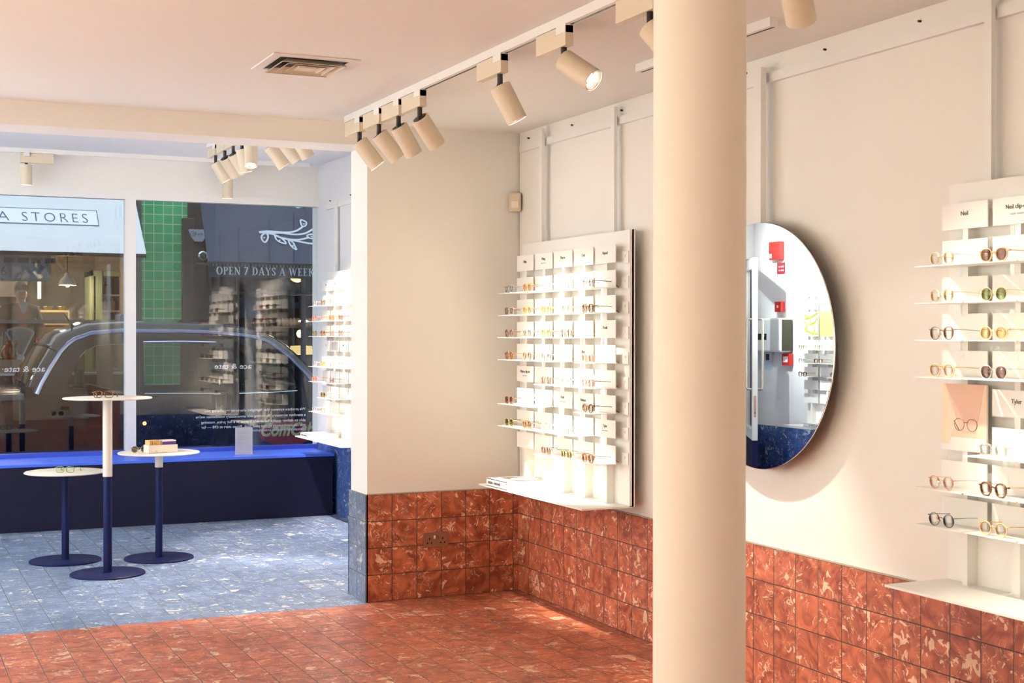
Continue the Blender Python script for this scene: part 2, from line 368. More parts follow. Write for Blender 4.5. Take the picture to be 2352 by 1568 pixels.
# ------------------------------------------------------------------ eyeglasses
def outline(kind, w=.048, h=.042, n=28):
    pts = []
    for i in range(n):
        a = 2*PI*i/n; c, s = math.cos(a), math.sin(a)
        if kind == 'round': x, y = c*w/2, s*h/2
        elif kind == 'square': e = .55; x = abs(c)**e*math.copysign(1, c)*w/2; y = abs(s)**e*math.copysign(1, s)*h/2*.92
        elif kind == 'panto': e = .8; x = abs(c)**e*math.copysign(1, c)*w/2*(1 if s > 0 else 1-.14*abs(s)); y = abs(s)**(.75 if s > 0 else 1)*math.copysign(1, s)*h/2
        else: k = round(a/(PI/4))*PI/4; x, y = c*w/2, s*h/2; f = 1/math.cos(a-k); x *= min(f, 1.03); y *= min(f, 1.03)
        pts.append((x, y))
    return pts
GM = {}
def glasses_meshes(kind, thick):
    key = (kind, thick)
    if key in GM: return GM[key]
    r = .0026 if thick else .0010; dep = .0024 if thick else .0010; hz = .021; half = .033
    front = MB()
    for s in (-1, 1):
        pts = [(0, s*half+u, v+hz+.001) for u, v in outline(kind)]
        front.tube(pts, [(r, dep)]*len(pts), 6, closed=True, flat=(1,0,0))
    zb = hz+.009
    br = [(-.000, -.0105, zb-.004), (-.002, -.006, zb), (-.003, 0, zb+.0015), (-.002, .006, zb), (0, .0105, zb-.004)]
    front.tube(br, r*1.05, 6)
    for s in (-1, 1): front.tube([(0, s*.0565, hz+.012), (.001, s*.063, hz+.013), (.006, s*.066, hz+.013)], max(r*1.15, .0014), 6)
    lenses = []
    for s in (-1, 1):
        l = MB(); o = [(.0004, s*half+u*.96, v*.96+hz+.001) for u, v in outline(kind)]; l.prism(o, (.0012, 0, 0)); lenses.append(l.mesh('lens'))
    temples = []
    for s in (-1, 1):
        t = MB(); ys = s*.066
        P = [(.004, ys, hz+.013), (.05, ys, hz+.012), (.098, ys*.98, hz+.009), (.112, ys*.97, hz+.003), (.128, ys*.95, .010), (.140, ys*.93, .002)]
        R_ = [(dep*.7, r*1.1)]*3+[(dep*.8, r*1.3), (dep*.9, r*1.6), (dep*.9, r*1.6)]
        if not thick: R_ = [(.0009, .0010)]*3+[(.0016, .0019), (.0018, .0024), (.0018, .0022)]
        t.tube(P, R_, 6, flat=(0,1,0)); temples.append(t.mesh('temple'))
    pads = MB()
    for s in (-1, 1): pads.sphere((.005, s*.0085, hz-.002), .0032, 8, (.5, .6, 1.1)); pads.tube([(.001, s*.011, hz+.004), (.004, s*.0085, hz)], .0005, 4)
    GM[key] = (front.mesh('frame_front'), lenses, temples, pads.mesh('nose_pads'))
    for me in [GM[key][0], GM[key][3]]+lenses+temples:
        me.materials.append(None)
        for p in me.polygons: p.use_smooth = True
    return GM[key]
def fr_mat(name, c1, c2=None, rough=.25, metal=0, alpha=None):
    if c2 is None: return mat(name, c1, rough, metal, noise=.08, nscale=60)
    mt, nt, b = nodes(name); tc = nt.nodes.new('ShaderNodeTexCoord'); n = nt.nodes.new('ShaderNodeTexNoise'); n.inputs['Scale'].default_value = 130; n.inputs['Detail'].default_value = 3
    nt.links.new(tc.outputs['Object'], n.inputs['Vector']); rp = nt.nodes.new('ShaderNodeValToRGB'); rp.color_ramp.elements[0].position = .42; rp.color_ramp.elements[1].position = .58
    rp.color_ramp.elements[0].color = (*c1, 1); rp.color_ramp.elements[1].color = (*c2, 1); nt.links.new(n.outputs['Fac'], rp.inputs[0]); nt.links.new(rp.outputs[0], b.inputs['Base Color']); b.inputs['Roughness'].default_value = rough
    return mt
def clear_mat(name, col):
    mt, nt, b = nodes(name); b.inputs['Base Color'].default_value = (*col, 1); b.inputs['Roughness'].default_value = .15; b.inputs['Alpha'].default_value = .55; return mt
FM = dict(
 clear=clear_mat('clear acetate', (.62, .60, .58)), blush=clear_mat('blush acetate', (.72, .38, .30)), ivory=fr_mat('ivory acetate', (.92, .80, .58)),
 orange=fr_mat('orange acetate', (.62, .17, .03), (.25, .07, .02)), amber=fr_mat('amber acetate', (.80, .38, .07), (.50, .17, .03)), tort=fr_mat('tortoise acetate', (.035, .015, .008), (.30, .10, .025)),
 brown=fr_mat('brown acetate', (.10, .045, .025), (.19, .09, .05)), taupe=fr_mat('taupe acetate', (.30, .20, .15), (.20, .13, .10)), grey=clear_mat('grey acetate', (.30, .25, .24)),
 gold=fr_mat('gold metal', (.80, .55, .28), None, .25, 1), silver=fr_mat('silver metal', (.68, .64, .62), None, .25, 1), rose=fr_mat('rose gold metal', (.75, .38, .26), None, .25, 1),
 black=fr_mat('black metal rim', (.02, .018, .018), None, .35), bronze=fr_mat('bronze metal', (.22, .10, .07), None, .3, .6), green=clear_mat('green acetate', (.30, .45, .08)),
 coral=fr_mat('coral acetate', (.78, .32, .22), (.66, .24, .16)), olive=fr_mat('olive acetate', (.30, .22, .07), (.14, .10, .03)), peach=fr_mat('peach acetate', (.85, .52, .30)))
DESC = dict(clear='clear framed', blush='blush pink', ivory='thick ivory', orange='orange', amber='amber', tort='tortoiseshell', brown='dark brown', taupe='taupe', grey='translucent grey', gold='gold wire',
 silver='silver wire', rose='rose gold wire', black='black wire', bronze='bronze rimmed', green='translucent green', coral='coral pink', olive='olive brown', peach='peach rimmed')
LM = dict(none=LENS, brown=glass_mat('brown lens', (.50, .38, .33)), green=glass_mat('green lens', (.62, .68, .50)), yellow=glass_mat('yellow lens', (.98, .90, .66)), mauve=glass_mat('mauve lens', (.58, .46, .45)), dark=glass_mat('dark lens', (.34, .31, .20)))
def glasses(loc, rz, kind, fm, lens='none', where='', group='', thick=None, tip=None, mirror_x=False):
    thick = fm not in ('gold', 'silver', 'rose', 'black', 'bronze') if thick is None else thick
    f, ls, ts, pads = glasses_meshes(kind, thick)
    sun = lens != 'none'
    shape = {'round': 'round', 'square': 'square', 'panto': 'rounded', 'angular': 'angular'}[kind]
    lab = f"{DESC[fm]} {shape} {'sunglasses' if sun else 'eyeglasses'} {where}"
    t = thing('sunglasses' if sun else 'eyeglasses', lab, 'sunglasses' if sun else 'eyeglasses', loc, rz, group)
    def part(nm, me, mt):
        o = bpy.data.objects.new(nm, me); COL.objects.link(o); o.parent = t; o.material_slots[0].link = 'OBJECT'; o.material_slots[0].material = mt; return o
    part('frame_front', f, FM[fm])
    for l in ls: part('lens', l, LM[lens])
    for k in ts: part('temple', k, FM[tip or fm])
    if not thick: part('nose_pads', pads, FM['silver'])
    return t

# ------------------------------------------------------------------ display boards
ORD = ['first', 'second', 'third', 'fourth', 'fifth', 'sixth', 'seventh', 'eighth', 'ninth']
def board(name_label, board_word, Xw, Y0, side, cols, names, tray, posters, specs, group, label_col=True, ztop=2.012, sgn=1, posts=(), rail_z=2.60, tall=(), ncols=5):
    """wall display; u runs towards -Y from Y0 (sgn=1); the board faces side*X (side=-1 faces -X)"""
    S = side
    t = thing('display_board', name_label, 'display')
    xp = Xw+S*.060                     # face of the back plate
    def Yk(u): return Y0-sgn*u
    def bx(mb, xa, xb, ua, ub, za, zb):
        x_ = sorted((Xw+S*xa, Xw+S*xb)); y_ = sorted((Yk(ua), Yk(ub))); return mb.box((x_[0], y_[0], za), (x_[1], y_[1], zb))
    zb_ = .655
    bx(MB(), .055, .065, 0, 1.255, zb_, ztop).build('back_plate', WHITE, t)
    fl = MB(); bx(fl, .048, .078, 1.250, 1.255, zb_, ztop); fl.build('side_flange', WHITE, t)
    fl = MB(); bx(fl, .055, .340, 0, 1.255, zb_-.004, zb_+.004); fl.build('bottom_shelf', WHITE, t)
    for u in posts:
        pm = MB(); bx(pm, .022, .040, u-.017, u+.017, ztop-.35, rail_z+.045); pm.build('hanging_post', WPAINT, t)
    us = [.020+.235*k for k in range(ncols)]; zs = [1.853-.124*k for k in range(9)]
    for k in range(ncols):
        c = us[k]+.1065
        sm = MB(); bx(sm, .065, .108, c-.012, c+.012, zb_+.004, 1.90); sm.build('stud', WHITE, t)
    for k in range(ncols):
        for r in range(9):
            if (k, r) in tall and tall[(k, r)] is None: continue
            z0 = zs[r]; z1 = z0+.088
            if (k, r) in tall: z0 = zs[r+1]; z1 = zs[r]+.100
            mm = mat('peach printed card', (.80, .50, .36), .6, noise=.05) if (k, r) in tall and tall[(k, r)] == 'peach' else WHITE
            cm = MB(); bx(cm, .108, .112, us[k], us[k]+.213, z0, z1); cd_ = cm.build('card', WHITE, t)
            if (k, r) in posters:
                posters[(k, r)](cd_, Xw+S*.1125, Yk(us[k]+.1065), z0, z1, S)
            if (k, r) in names:
                nm = names[(k, r)]
                if nm[0] == '-': marks('lettering', (Xw+S*.1125, Yk(us[k]+.1065), z0+.045), (0, S, 0), (0, 0, 1), .03, .012, INK, cd_, k*9+r)
                else: put_text('lettering', nm[0], .021, (Xw+S*.1125, Yk(us[k]+.1065), z0+(.045 if len(nm) < 2 else .050)), (0, S, 0), (0, 0, 1), INK, cd_)
                if len(nm) > 1: marks('small_lettering', (Xw+S*.1125, Yk(us[k]+.1065), z0+.030), (0, S, 0), (0, 0, 1), .06, .006, GREYINK, cd_, k*9+r)
    for (k, r) in tray:
        tm = MB(); bx(tm, .110, .232, us[k], us[k]+.225, zs[r]-.003, zs[r]); tm.build('tray', WHITE, t)
    if label_col:
        for r in range(9):
            cm = MB(); bx(cm, .072, .075, 1.170, 1.236, zs[r]-.004, zs[r]+.056); c6 = cm.build('label_card', WHITE, t)
            put_text('lettering', 'T', .016, (Xw+S*.0755, Yk(1.205), zs[r]+.026), (0, S, 0), (0, 0, 1), GREYINK, c6)
    rz = 0 if S < 0 else PI
    for (k, r), sp in specs.items():
        kind, fm, lens = sp[0], sp[1], (sp[2] if len(sp) > 2 else 'none')
        wh = f"{ORD[k]} from left on tray row {['one','two','three','four','five','six','seven','eight'][r-1]} of the {board_word}"
        glasses((Xw+S*.210, Yk(us[k]+.108), zs[r]+.0005), rz+random.uniform(-.05, .05), kind, fm, lens, wh, group, tip=(sp[3] if len(sp) > 3 else None))
    return t

# board by the corner (beside the socket)
names = {(0,0): ('Miles',), (1,0): ('Wing', 'in metal'), (2,0): ('Pierce',), (3,0): ('Ted',), (4,0): ('Russel',), (4,3): ('Frank',), (3,4): ('Roy',), (0,5): ('Wilson clip-on', 'Three shades'), (2,6): ('Reid', 'in metal'), (3,6): ('Nelson',), (4,7): ('Tyler', '145 mm wide')}
specs = {(0,1): ('square','clear','none','clear'), (1,1): ('panto','orange'), (2,1): ('panto','clear'), (3,1): ('round','silver'), (4,1): ('square','clear','none','brown'),
 (0,2): ('square','taupe'), (1,2): ('panto','orange','none','brown'), (2,2): ('square','amber'), (3,2): ('square','blush','none','taupe'), (4,2): ('square','tort'),
 (0,3): ('panto','brown'), (1,3): ('square','taupe','none','brown'), (2,3): ('panto','amber','none','brown'), (3,3): ('panto','bronze'),
 (0,4): ('square','tort'), (1,4): ('panto','brown'), (2,4): ('round','grey'), (4,4): ('square','blush'),
 (2,5): ('square','bronze'), (3,5): ('square','clear'), (4,5): ('square','coral','none','orange'),
 (0,6): ('square','brown','brown'), (1,6): ('panto','clear'), (4,6): ('round','tort'),
 (0,7): ('square','olive','dark'), (1,7): ('square','tort'), (2,7): ('square','ivory'), (3,7): ('panto','rose'),
 (2,8): ('square','brown'), (3,8): ('square','olive'), (4,8): ('square','orange')}
board('white display board of eyeglasses hung by the room corner above a book', 'corner board', .0, -.205, -1, 5, names, list(specs.keys()), {}, specs, 'eyeglasses on the corner board', posts=(.175, 1.01))

# board at the right edge of the view
def peach_poster(cd_, x, yc, z0, z1, S):
    a = mat('peach print ground', (.86, .62, .47), .6, noise=.03); b2 = mat('peach print shape', (.78, .50, .38), .6, noise=.03); c = mat('cream print shape', (.88, .72, .55), .6)
    MB().box((x-.0012, yc-.1055, z0+.0), (x, yc+.1055, z1)).build('print', a, cd_)
    MB().prism([(x-.0014, yc+.085, z1), (x-.0014, yc-.095, z1), (x-.0014, yc-.055, z0+.06), (x-.0014, yc+.01, z0+.06)], (-.0005, 0, 0)).build('print_shape', b2, cd_)
    MB().prism([(x-.0014, yc+.105, z1), (x-.0014, yc+.09, z1), (x-.0014, yc+.03, z0+.10), (x-.0014, yc+.07, z0+.02), (x-.0014, yc+.105, z0+.02)], (-.0005, 0, 0)).build('print_shape', c, cd_)
    MB().box((x-.0018, yc-.1055, z0), (x-.0012, yc+.1055, z0+.045)).build('print_border', WHITE, cd_)
    g = MB()
    for s in (-1, 1):
        g.tube([(x-.0022, yc-.01+s*.030+u*.95, z0+.088+v*.95) for u, v in outline('panto')], .0010, 5, closed=True)
    g.tube([(x-.0022, yc-.018, z0+.094), (x-.0022, yc-.01, z0+.097), (x-.0022, yc-.002, z0+.094)], .001, 5)
    g.tube([(x-.0022, yc+.045, z0+.10), (x-.0022, yc+.02, z0+.068)], .0014, 5)
    g.build('printed_glasses', FM['bronze'], cd_)
names = {(0,0): ('Neil',), (1,0): ('Neil clip-on', '-'), (1,5): ('Tyler',)}
specs = {(0,1): ('panto','gold','none'), (1,1): ('panto','peach','mauve','gold'), (0,2): ('panto','gold'), (1,2): ('round','gold','green'), (0,3): ('panto','bronze'), (1,3): ('round','peach','yellow','gold'),
 (0,4): ('panto','peach','none','gold'), (1,4): ('panto','silver','mauve'), (1,6): ('square','clear'), (0,7): ('panto','rose'), (1,7): ('panto','tort','none','gold'), (0,8): ('round','black'), (1,8): ('round','peach','none','gold')}
tr = list(specs.keys())+[(2,1), (2,2), (2,3), (2,4), (2,6), (2,7), (2,8)]
board('white display board of wire glasses at the right edge beside the mirror', 'right-hand board', .0, -3.660, -1, 5, names, tr, {(0,5): peach_poster}, specs, 'eyeglasses on the right-hand board', label_col=False, posts=(.155, 1.10), tall={(0,5): 'peach', (0,6): None})

# boards in the front room
def grey_poster(cd_, x, yc, z0, z1, S):
    MB().box((x-.0012, yc-.09, z0+.01), (x, yc+.09, z1-.01)).build('print', mat('grey print', (.50, .45, .45), .6, noise=.25, nscale=30), cd_)
specs = {(0,1): ('square','clear'), (1,1): ('square','taupe','none'), (2,1): ('square','coral'), (3,1): ('square','clear'),
 (0,2): ('square','coral'), (1,2): ('square','blush'), (2,2): ('square','orange'), (3,2): ('square','brown'),
 (0,3): ('panto','olive'), (1,3): ('round','tort'), (2,3): ('panto','bronze'), (3,3): ('panto','brown'),
 (0,5): ('square','clear'), (1,5): ('panto','amber'), (2,5): ('panto','gold'), (3,5): ('round','black'),
 (0,6): ('square','coral','none'), (2,6): ('panto','bronze'), (1,7): ('square','olive','dark'), (2,7): ('square','gold'), (0,8): ('square','clear'), (1,8): ('square','gold'), (2,8): ('square','ivory')}
board('white display board of eyeglasses on the side wall beside the street window', 'window side board', XF+.01, 3.800, -1, 5, {(0,0): ('-',), (1,0): ('-',), (2,0): ('-', 'in metal'), (0,4): ('-',), (2,4): ('-',)}, list(specs.keys())+[(0,7)][:0], {(1,4): grey_poster}, specs, 'eyeglasses on the board beside the street window', posts=(.13, 1.0), rail_z=2.56, tall={(1,4): 'grey', (1,5): None} if False else {})
specs = {(k, r): random.choice([('square','tort'), ('panto','brown'), ('round','black'), ('panto','bronze'), ('square','taupe')]) for r in (1,2,3,4,5,7,8) for k in range(5) if random.random() < .62}
board('white display board of dark glasses hidden behind the pier, seen reflected in the window', 'board behind pier', XF+.01, 1.70, -1, 5, {(0,0): ('-',), (1,0): ('-',), (2,0): ('-',)}, list(specs.keys()), {}, specs, 'eyeglasses on the board behind the pier', posts=(.13, 1.0), rail_z=2.56)
# board on the far left wall, seen in the mirror
def bamboo(cd_, x, yc, z0, z1, S):
    MB().box((x, yc-.1055, z0), (x+.0012, yc+.1055, z1)).build('print', mat('pale print ground', (.86,.88,.80), .6), cd_)
    g = MB(); lime = mat('lime print', (.42, .52, .03), .6, noise=.3, nscale=40); X = x+.002; H_ = z1-z0
    for P in ([(-.1,.9),(-.02,.75),(.0,.5),(.06,.3),(.03,.05)], [(-.1,.35),(-.04,.2),(.02,.12),(.1,.1)], [(-.09,.72),(.0,.78),(.1,.98)], [(-.02,.48),(.05,.56),(.1,.75)], [(-.1,.62),(-.06,.45),(-.07,.15)]):
        g.tube([(X, yc-a, z0+b*H_) for a, b in P], .009, 5, flat=None)
    g.build('print_shape', lime, cd_)
def lime_card(cd_, x, yc, z0, z1, S):
    MB().box((x, yc-.1055, z0), (x+.0012, yc+.1055, z1)).build('print', mat('lime print ground', (.72, .78, .12), .6, noise=.03), cd_)
specs = {(0,4): ('square','green'), (1,4): ('square','green'), (2,4): ('square','green'), (0,5): ('square','clear'), (1,5): ('square','brown'), (0,6): ('square','brown'), (2,6): ('panto','brown')}
board('white display board with a lime card and bamboo print, seen in the round mirror', 'mirrored board', XL, 3.30, 1, 5, {(0,0): ('-',), (1,0): ('-',)}, list(specs.keys())+[(2,5)], {(0,2): bamboo, (1,2): lime_card}, specs, 'eyeglasses on the board seen in the mirror', label_col=False, ztop=2.09, posts=(), tall={(0,2): 'b', (0,3): None, (1,2): 'l', (1,3): None})

# rails high on the walls, with their screws
def rail(label, X, Ya, Yb, z, S=-1):
    t = thing('wall_rail', label, 'rail')
    x_ = sorted((X, X+S*.022)); MB().box((x_[0], Ya, z-.020), (x_[1], Yb, z+.020)).build('rail_bar', WPAINT, t)
    n = int((Yb-Ya)/.55)
    for i in range(n):
        y = Yb-.09-.55*i; MB().cyl((X, y, z+.052), (X+S*.012, y, z+.052), .0045, 8).build('screw', BLACK, t)
rail('white horizontal hanging rail along the long right wall under the ceiling', .010, -6.2, -.04, 2.578)
rail('short white hanging rail on the front side wall beside the street window', XF+.012, 1.2, 4.0, 2.57)

# ------------------------------------------------------------------ mirror
mr = thing('wall_mirror', 'large round frameless mirror hung on the wall behind the column', 'mirror', (-.085, -2.545, 1.451))
MB().lathe([(.513, 0), (.513, .004)], 128, (.012, 0, 0), (-1, 0, 0)).build('backing', mat('dark mirror edge', (.05,.045,.04), .4, noise=.05), mr, smooth=True)
MB().lathe([(.512, 0), (.512, .005), (.5105, .006)], 128, (.008, 0, 0), (-1, 0, 0)).build('mirror_glass', MIRROR, mr)
MB().box((.025, .010, .0), (.052, .060, 1.165)).build('hanging_post', WPAINT, mr)
MB().lathe([(.10, 0), (.10, .03)], 24, (.052, .035, 0), (-1, 0, 0)).build('hanging_plate', WPAINT, mr)

# ------------------------------------------------------------------ track lights
def track(label, X, Y0, Y1, zc, group=None, along='y'):
    t = thing('light_track', label, 'light track')
    if along == 'y':
        MB().box((X-.018, Y0, zc-.034), (X+.018, Y1, zc)).build('track_channel', WPAINT, t)
        MB().box((X+.002, Y0+.01, zc-.0350), (X+.012, Y1-.01, zc-.0335)).build('conductor_slot', BLACK, t)
    else:
        MB().box((Y0, X-.018, zc-.034), (Y1, X+.018, zc)).build('track_channel', WPAINT, t)
    return t
LDISC = mat('lamp led', (1, 1, 1), .5, emit=(1, .93, .82), es=28)
REFL = mat('lamp reflector', (.9, .88, .85), .15, .9)
def tlamp(label, X, Y, zc, aim, power=1.0, size=46, blend=.55, group='cylinder spotlights on the main ceiling track', along='y', on=True, boxdir=1, tint=None, drop=.045):
    t = thing('track_spotlight', label, 'spotlight', (X, Y, zc-.034), 0, group)
    bm_ = MB()
    if along == 'y': bm_.box((-.017, -.045*boxdir if boxdir > 0 else -.205, -.078), (.017, .205 if boxdir > 0 else .045, -.002))
    else: bm_.box((-.045, -.017, -.078), (.205, .017, -.002))
    bm_.build('driver_box', CREAM, t, bevel=.0015)
    MB().box((-.019, -.045, -.030), (.019, .030, -.0005)).build('track_adapter', WPAINT, t)
    zt = -.078-drop
    MB().cyl((0, 0, -.078), (0, 0, zt), .0115, 14).box((-.010, -.010, zt-.012), (.010, .010, zt+.006)).build('stem', BLACK, t)
    p0 = Vector((0, 0, zt-.004)); d = Vector(aim); d = (d-(Vector((X, Y, zc-.034))+p0)) if True else d; d.normalize()
    Lh = .158; r = .044
    prof = [(r-.004, .0), (r, .002), (r, Lh), (r-.0025, Lh), (r-.004, Lh-.012)]
    hs = MB(); hs.lathe([(.003, .001)]+prof+[(r-.006, Lh-.014)], 40, p0, d, caps=False).build('housing', CREAM, t, smooth=True)
    MB().lathe([(r-.0045, Lh-.004), (r-.012, Lh-.032), (.012, Lh-.040)], 32, p0, d, caps=False).build('reflector', REFL, t, smooth=True)
    if on: MB().lathe([(.0, Lh-.030), (.020, Lh-.030), (.020, Lh-.033)], 24, p0, d, caps=True).build('lamp_disc', LDISC, t)
    MB().lathe([(.034, -.0015), (.034, .0015)], 28, p0, d).build('rear_cap', BLACK, t)
    if on and power > 0:
        L = lamp_data('SPOT', 'spot_beam', SPOT_W*power, tint or WARM, spot_size=math.radians(size), spot_blend=blend, shadow_soft_size=.028)
        lo = bpy.data.objects.new('spot_beam', L); COL.objects.link(lo); lo.parent = t; lo.location = p0+d*(Lh+.004)
        lo.rotation_euler = (-d).to_track_quat('Z', 'Y').to_euler()
    return t
TX = -1.10
track('long white light track on the main ceiling running towards the window', TX, -8.6, -.17, H)
LP = [(-.38, (-.05, -.70, 1.05), 'first cylinder spotlight, at the window end of the long track'), (-.69, (-.05, -.80, 1.22), 'second cylinder spotlight from the window end of the long track'),
      (-.98, (-.05, -.78, .94), 'third cylinder spotlight from the window end, overlapping its neighbour'), (-1.27, (-.05, -.92, 1.25), 'fourth cylinder spotlight, last of the tight group over the corner')]
for y, a, l in LP: tlamp(l, TX, y, H, a, 1.4, 42, .8)
tlamp('single cylinder spotlight hanging steeply between the tight group and the lit one', TX, -2.19, H, (-.25, -2.52, .70), .8, 44, .75)
tlamp('cylinder spotlight with its glowing lens turned to the viewer', TX, -2.77, H, (-.07, -4.55, 1.15), .6, 40, .9)
tlamp('cylinder spotlight half hidden behind the column on the long track', TX, -3.40, H, (-.20, -4.55, .72), .75, 44, .9)
tlamp('cylinder spotlight cut by the top edge of the picture right of the column', TX, -4.18, H, (-.02, -3.30, .9), .07, 50)
for i, (y, a) in enumerate([(-5.0, (-.05, -4.7, 1.2)), (-5.7, (-.1, -6.2, 1.2)), (-6.4, (-1.6, -9.3, 1.4)), (-7.4, (-.1, -7.6, 1.3)), (-8.2, (-2.4, -9.3, 1.2))]):  # unseen lamps added to raise the ambient light of the room
    tlamp(f'added out of view fill spotlight near the camera, {ORD[i]} behind the column', TX, y, H, a, (.5, .6, .75, .7, .7)[i], (40, 50, 80, 70, 80)[i], .8)
# second, short track next to the wall
track('short white light track over the mirror close to the right wall', -.395, -3.10, -2.10, H)
# unseen left track, added with its lamps to fill the main room with light
track('added unseen light track at left for the fill lamps', -3.55, -7.6, -1.0, H)
for i, y in enumerate((-1.4, -2.6, -3.8, -5.0, -6.2)):
    tlamp(f'added unseen fill spotlight on the left side, {ORD[i]} from the window', -3.55, y, H, (-4.74, y-.2, 1.5), 2.0, 84, .9, group='added fill spotlights on the unseen left track')
# front room track: cluster above the tables
FT = -1.10
track('white light track on the front room ceiling above the tables', FT, .5, 3.25, HF)
for i, (y, a, p) in enumerate([(3.02, (.0, 2.9, .95), 1.1), (2.72, (.0, 3.3, 1.3), 1.1), (2.46, (.0, 2.9, 1.2), 1.1), (2.20, (-.6, 2.2, .0), 1.6), (1.95, (-1.35, .95, .0), 1.8), (1.45, (.0, 1.3, 1.2), 2.0), (1.15, (.0, 1.0, 1.3), 2.0), (.85, (.0, 1.1, 1.0), 2.0)]):
    tlamp(['frontmost cylinder spotlight of the cluster seen under the beam', 'second cylinder spotlight of the cluster seen under the beam', 'third cylinder spotlight of the cluster under the beam', 'fourth cylinder spotlight, upright with dark opening, under the beam', 'fifth cylinder spotlight, lens glowing downwards, under the beam', 'front room spotlight poking below the beam, left of three', 'front room spotlight poking below the beam, middle of three', 'front room spotlight poking below the beam, right of three'][i], FT, y, HF, a, p, 50, .6, group='cylinder spotlights of the front room', tint=(1, .86, .72), drop=.12 if i > 4 else .05)
track('added unseen light track at left in the front room', -3.35, .6, 3.6, HF)  # unseen track and lamps added to brighten the front room's left wall
for i, (y, a, p) in enumerate([(3.2, (-4.74, 3.1, 2.2), 1.4), (2.5, (-4.74, 2.4, 2.2), .9), (1.6, (-4.7, 1.5, 1.9), 5.0), (.9, (-4.7, .7, 1.9), 5.0)]):
    tlamp(f'added unseen fill spotlight at left in the front room, {ORD[i]} from the window', -3.35, y, HF, a, p, 95, .9, group='added fill spotlights left in the front room', tint=(.88,.97,.96))
# track along the window head with two downlights
track('white light track on the ceiling along the shop window', 4.10, -3.6, -.06, HF, along='x')
tlamp('left cylinder downlight over the window head', -2.345, 4.10, HF, (-2.345, 4.16, 0), .5, 42, .5, group='cylinder downlights over the window', along='x', tint=(1,.86,.7), drop=.01)
tlamp('right cylinder downlight over the window head', -.760, 4.10, HF, (-.76, 4.16, 0), .5, 42, .5, group='cylinder downlights over the window', along='x', tint=(1,.86,.7), drop=.05)

# ceiling vent
vt = thing('ceiling_vent', 'square white ceiling air vent with stepped louvres', 'vent', (-1.72, -1.50, H))
def sqr(a, z): return [(-a, -a, z), (a, -a, z), (a, a, z), (-a, a, z)]
MB().ring(sqr(.192, -.001), sqr(.150, -.001), (0, 0, -.006)).build('vent_frame', WPAINT, vt)
MB().box((-.15, -.15, -.0015), (.15, .15, -.0005)).build('vent_duct', BLACK, vt)
for i, a in enumerate((.142, .106, .070)):
    g = MB(); n = 4; A = sqr(a, -.022); B = sqr(a-.030, -.003)
    g.ring(A, [(x*.97, y*.97, z) for x, y, z in A], (0, 0, -.003))
    for k in range(4): g.prism([A[k], A[(k+1)%4], B[(k+1)%4], B[k]], (0, 0, -.0015))
    g.build('louvre', CREAM, vt)
MB().box((-.038, -.038, -.024), (.038, .038, -.016)).build('vent_core', CREAM, vt)

# motion sensor in the corner
sn = thing('motion_sensor', 'small white motion sensor box in the room corner', 'sensor', (-.030, -.020, 2.268), math.radians(-25))
MB().box((-.035, -.022, -.055), (.035, .022, .055)).build('sensor_case', CREAM, sn, bevel=.009)
MB().box((-.022, -.026, -.035), (.022, -.020, .005)).build('sensor_lens', mat('sensor lens', (.82,.74,.62), .3), sn, bevel=.002)
# double socket
sk = thing('wall_socket', 'brushed metal double socket on the terracotta tiled pier', 'socket', (-.519, 0, .3265))
MB().box((-.076, -.008, -.043), (.076, 0, .043)).build('face_plate', mat('bronze brushed metal', (.34,.22,.16), .32, .85, noise=.1, nscale=50), sk, bevel=.002)
for s in (-1, 1):
    h = MB()
    h.box((s*.040-.004, -.0088, .002), (s*.040+.004, -.0078, .014)); h.box((s*.040-.016, -.0088, -.020), (s*.040-.008, -.0078, -.012)); h.box((s*.040+.008, -.0088, -.020), (s*.040+.016, -.0078, -.012))
    h.build('socket_holes', BLACK, sk)
    MB().box((s*.010-.006, -.011, .008), (s*.010+.006, -.008, .026)).build('rocker_switch', mat('ivory switch' if s < 0 else 'dark switch', (.8,.72,.6) if s < 0 else (.2,.14,.1), .4), sk)

# ------------------------------------------------------------------ books
def book(label, loc, rz, w, d, h, cover, spine_txt, art, group=None, ink=INK):
    t = thing('book', label, 'book', loc, rz, group)
    MB().box((0, 0, 0), (w, d, .003)).box((0, 0, h-.003), (w, d, h)).box((0, 0, 0), (.003, d, h)).build('cover', cover, t)
    MB().box((.003, .004, .003), (w-.005, d-.004, h-.003)).build('pages', mat('book pages', (.82, .78, .72), .8, noise=.05, nscale=200), t)
    art(t, w, d, h)
    marks('spine_lettering', (-.0006, d*.60, h*.32), (0, -1, 0), (0, 0, 1), d*.62, h*.34, ink, t, spine_txt)
    return t
def art1(t, w, d, h):
    dk = mat('dark cover photo', (.14, .10, .07), .4, noise=.4, nscale=25); sk_ = mat('peach cover face', (.86, .55, .38), .5, noise=.1)
    MB().box((w*.28, d*.04, h), (w*.985, d*.94, h+.0006)).build('cover_photo', dk, t)
    MB().lathe([(.075, 0), (.074, .0008)], 32, (w*.62, d*.48, h+.0006)).build('cover_portrait', sk_, t)
    MB().box((w*.80, d*.62, h+.0006), (w*.95, d*.86, h+.0011)).build('cover_patch', WHITE, t)
book('thick white book with a dark cover photo on the corner board shelf', (-.338, -.585, .6595), 0, .265, .275, .042, mat('white book cover', (.88,.85,.82), .4), 9, art1)
def art2(t, w, d, h):
    MB().box((w*.3, d*.2, h), (w*.7, d*.7, h+.0006)).build('cover_photo', mat('mauve cover print', (.55,.40,.55), .5, noise=.4, nscale=30), t)
book('white book with bold black spine print on the shelf beside the street window', (-.255, 3.40, .6595), 0, .24, .29, .035, mat('white book cover two', (.90,.88,.86), .4), 9, art2)
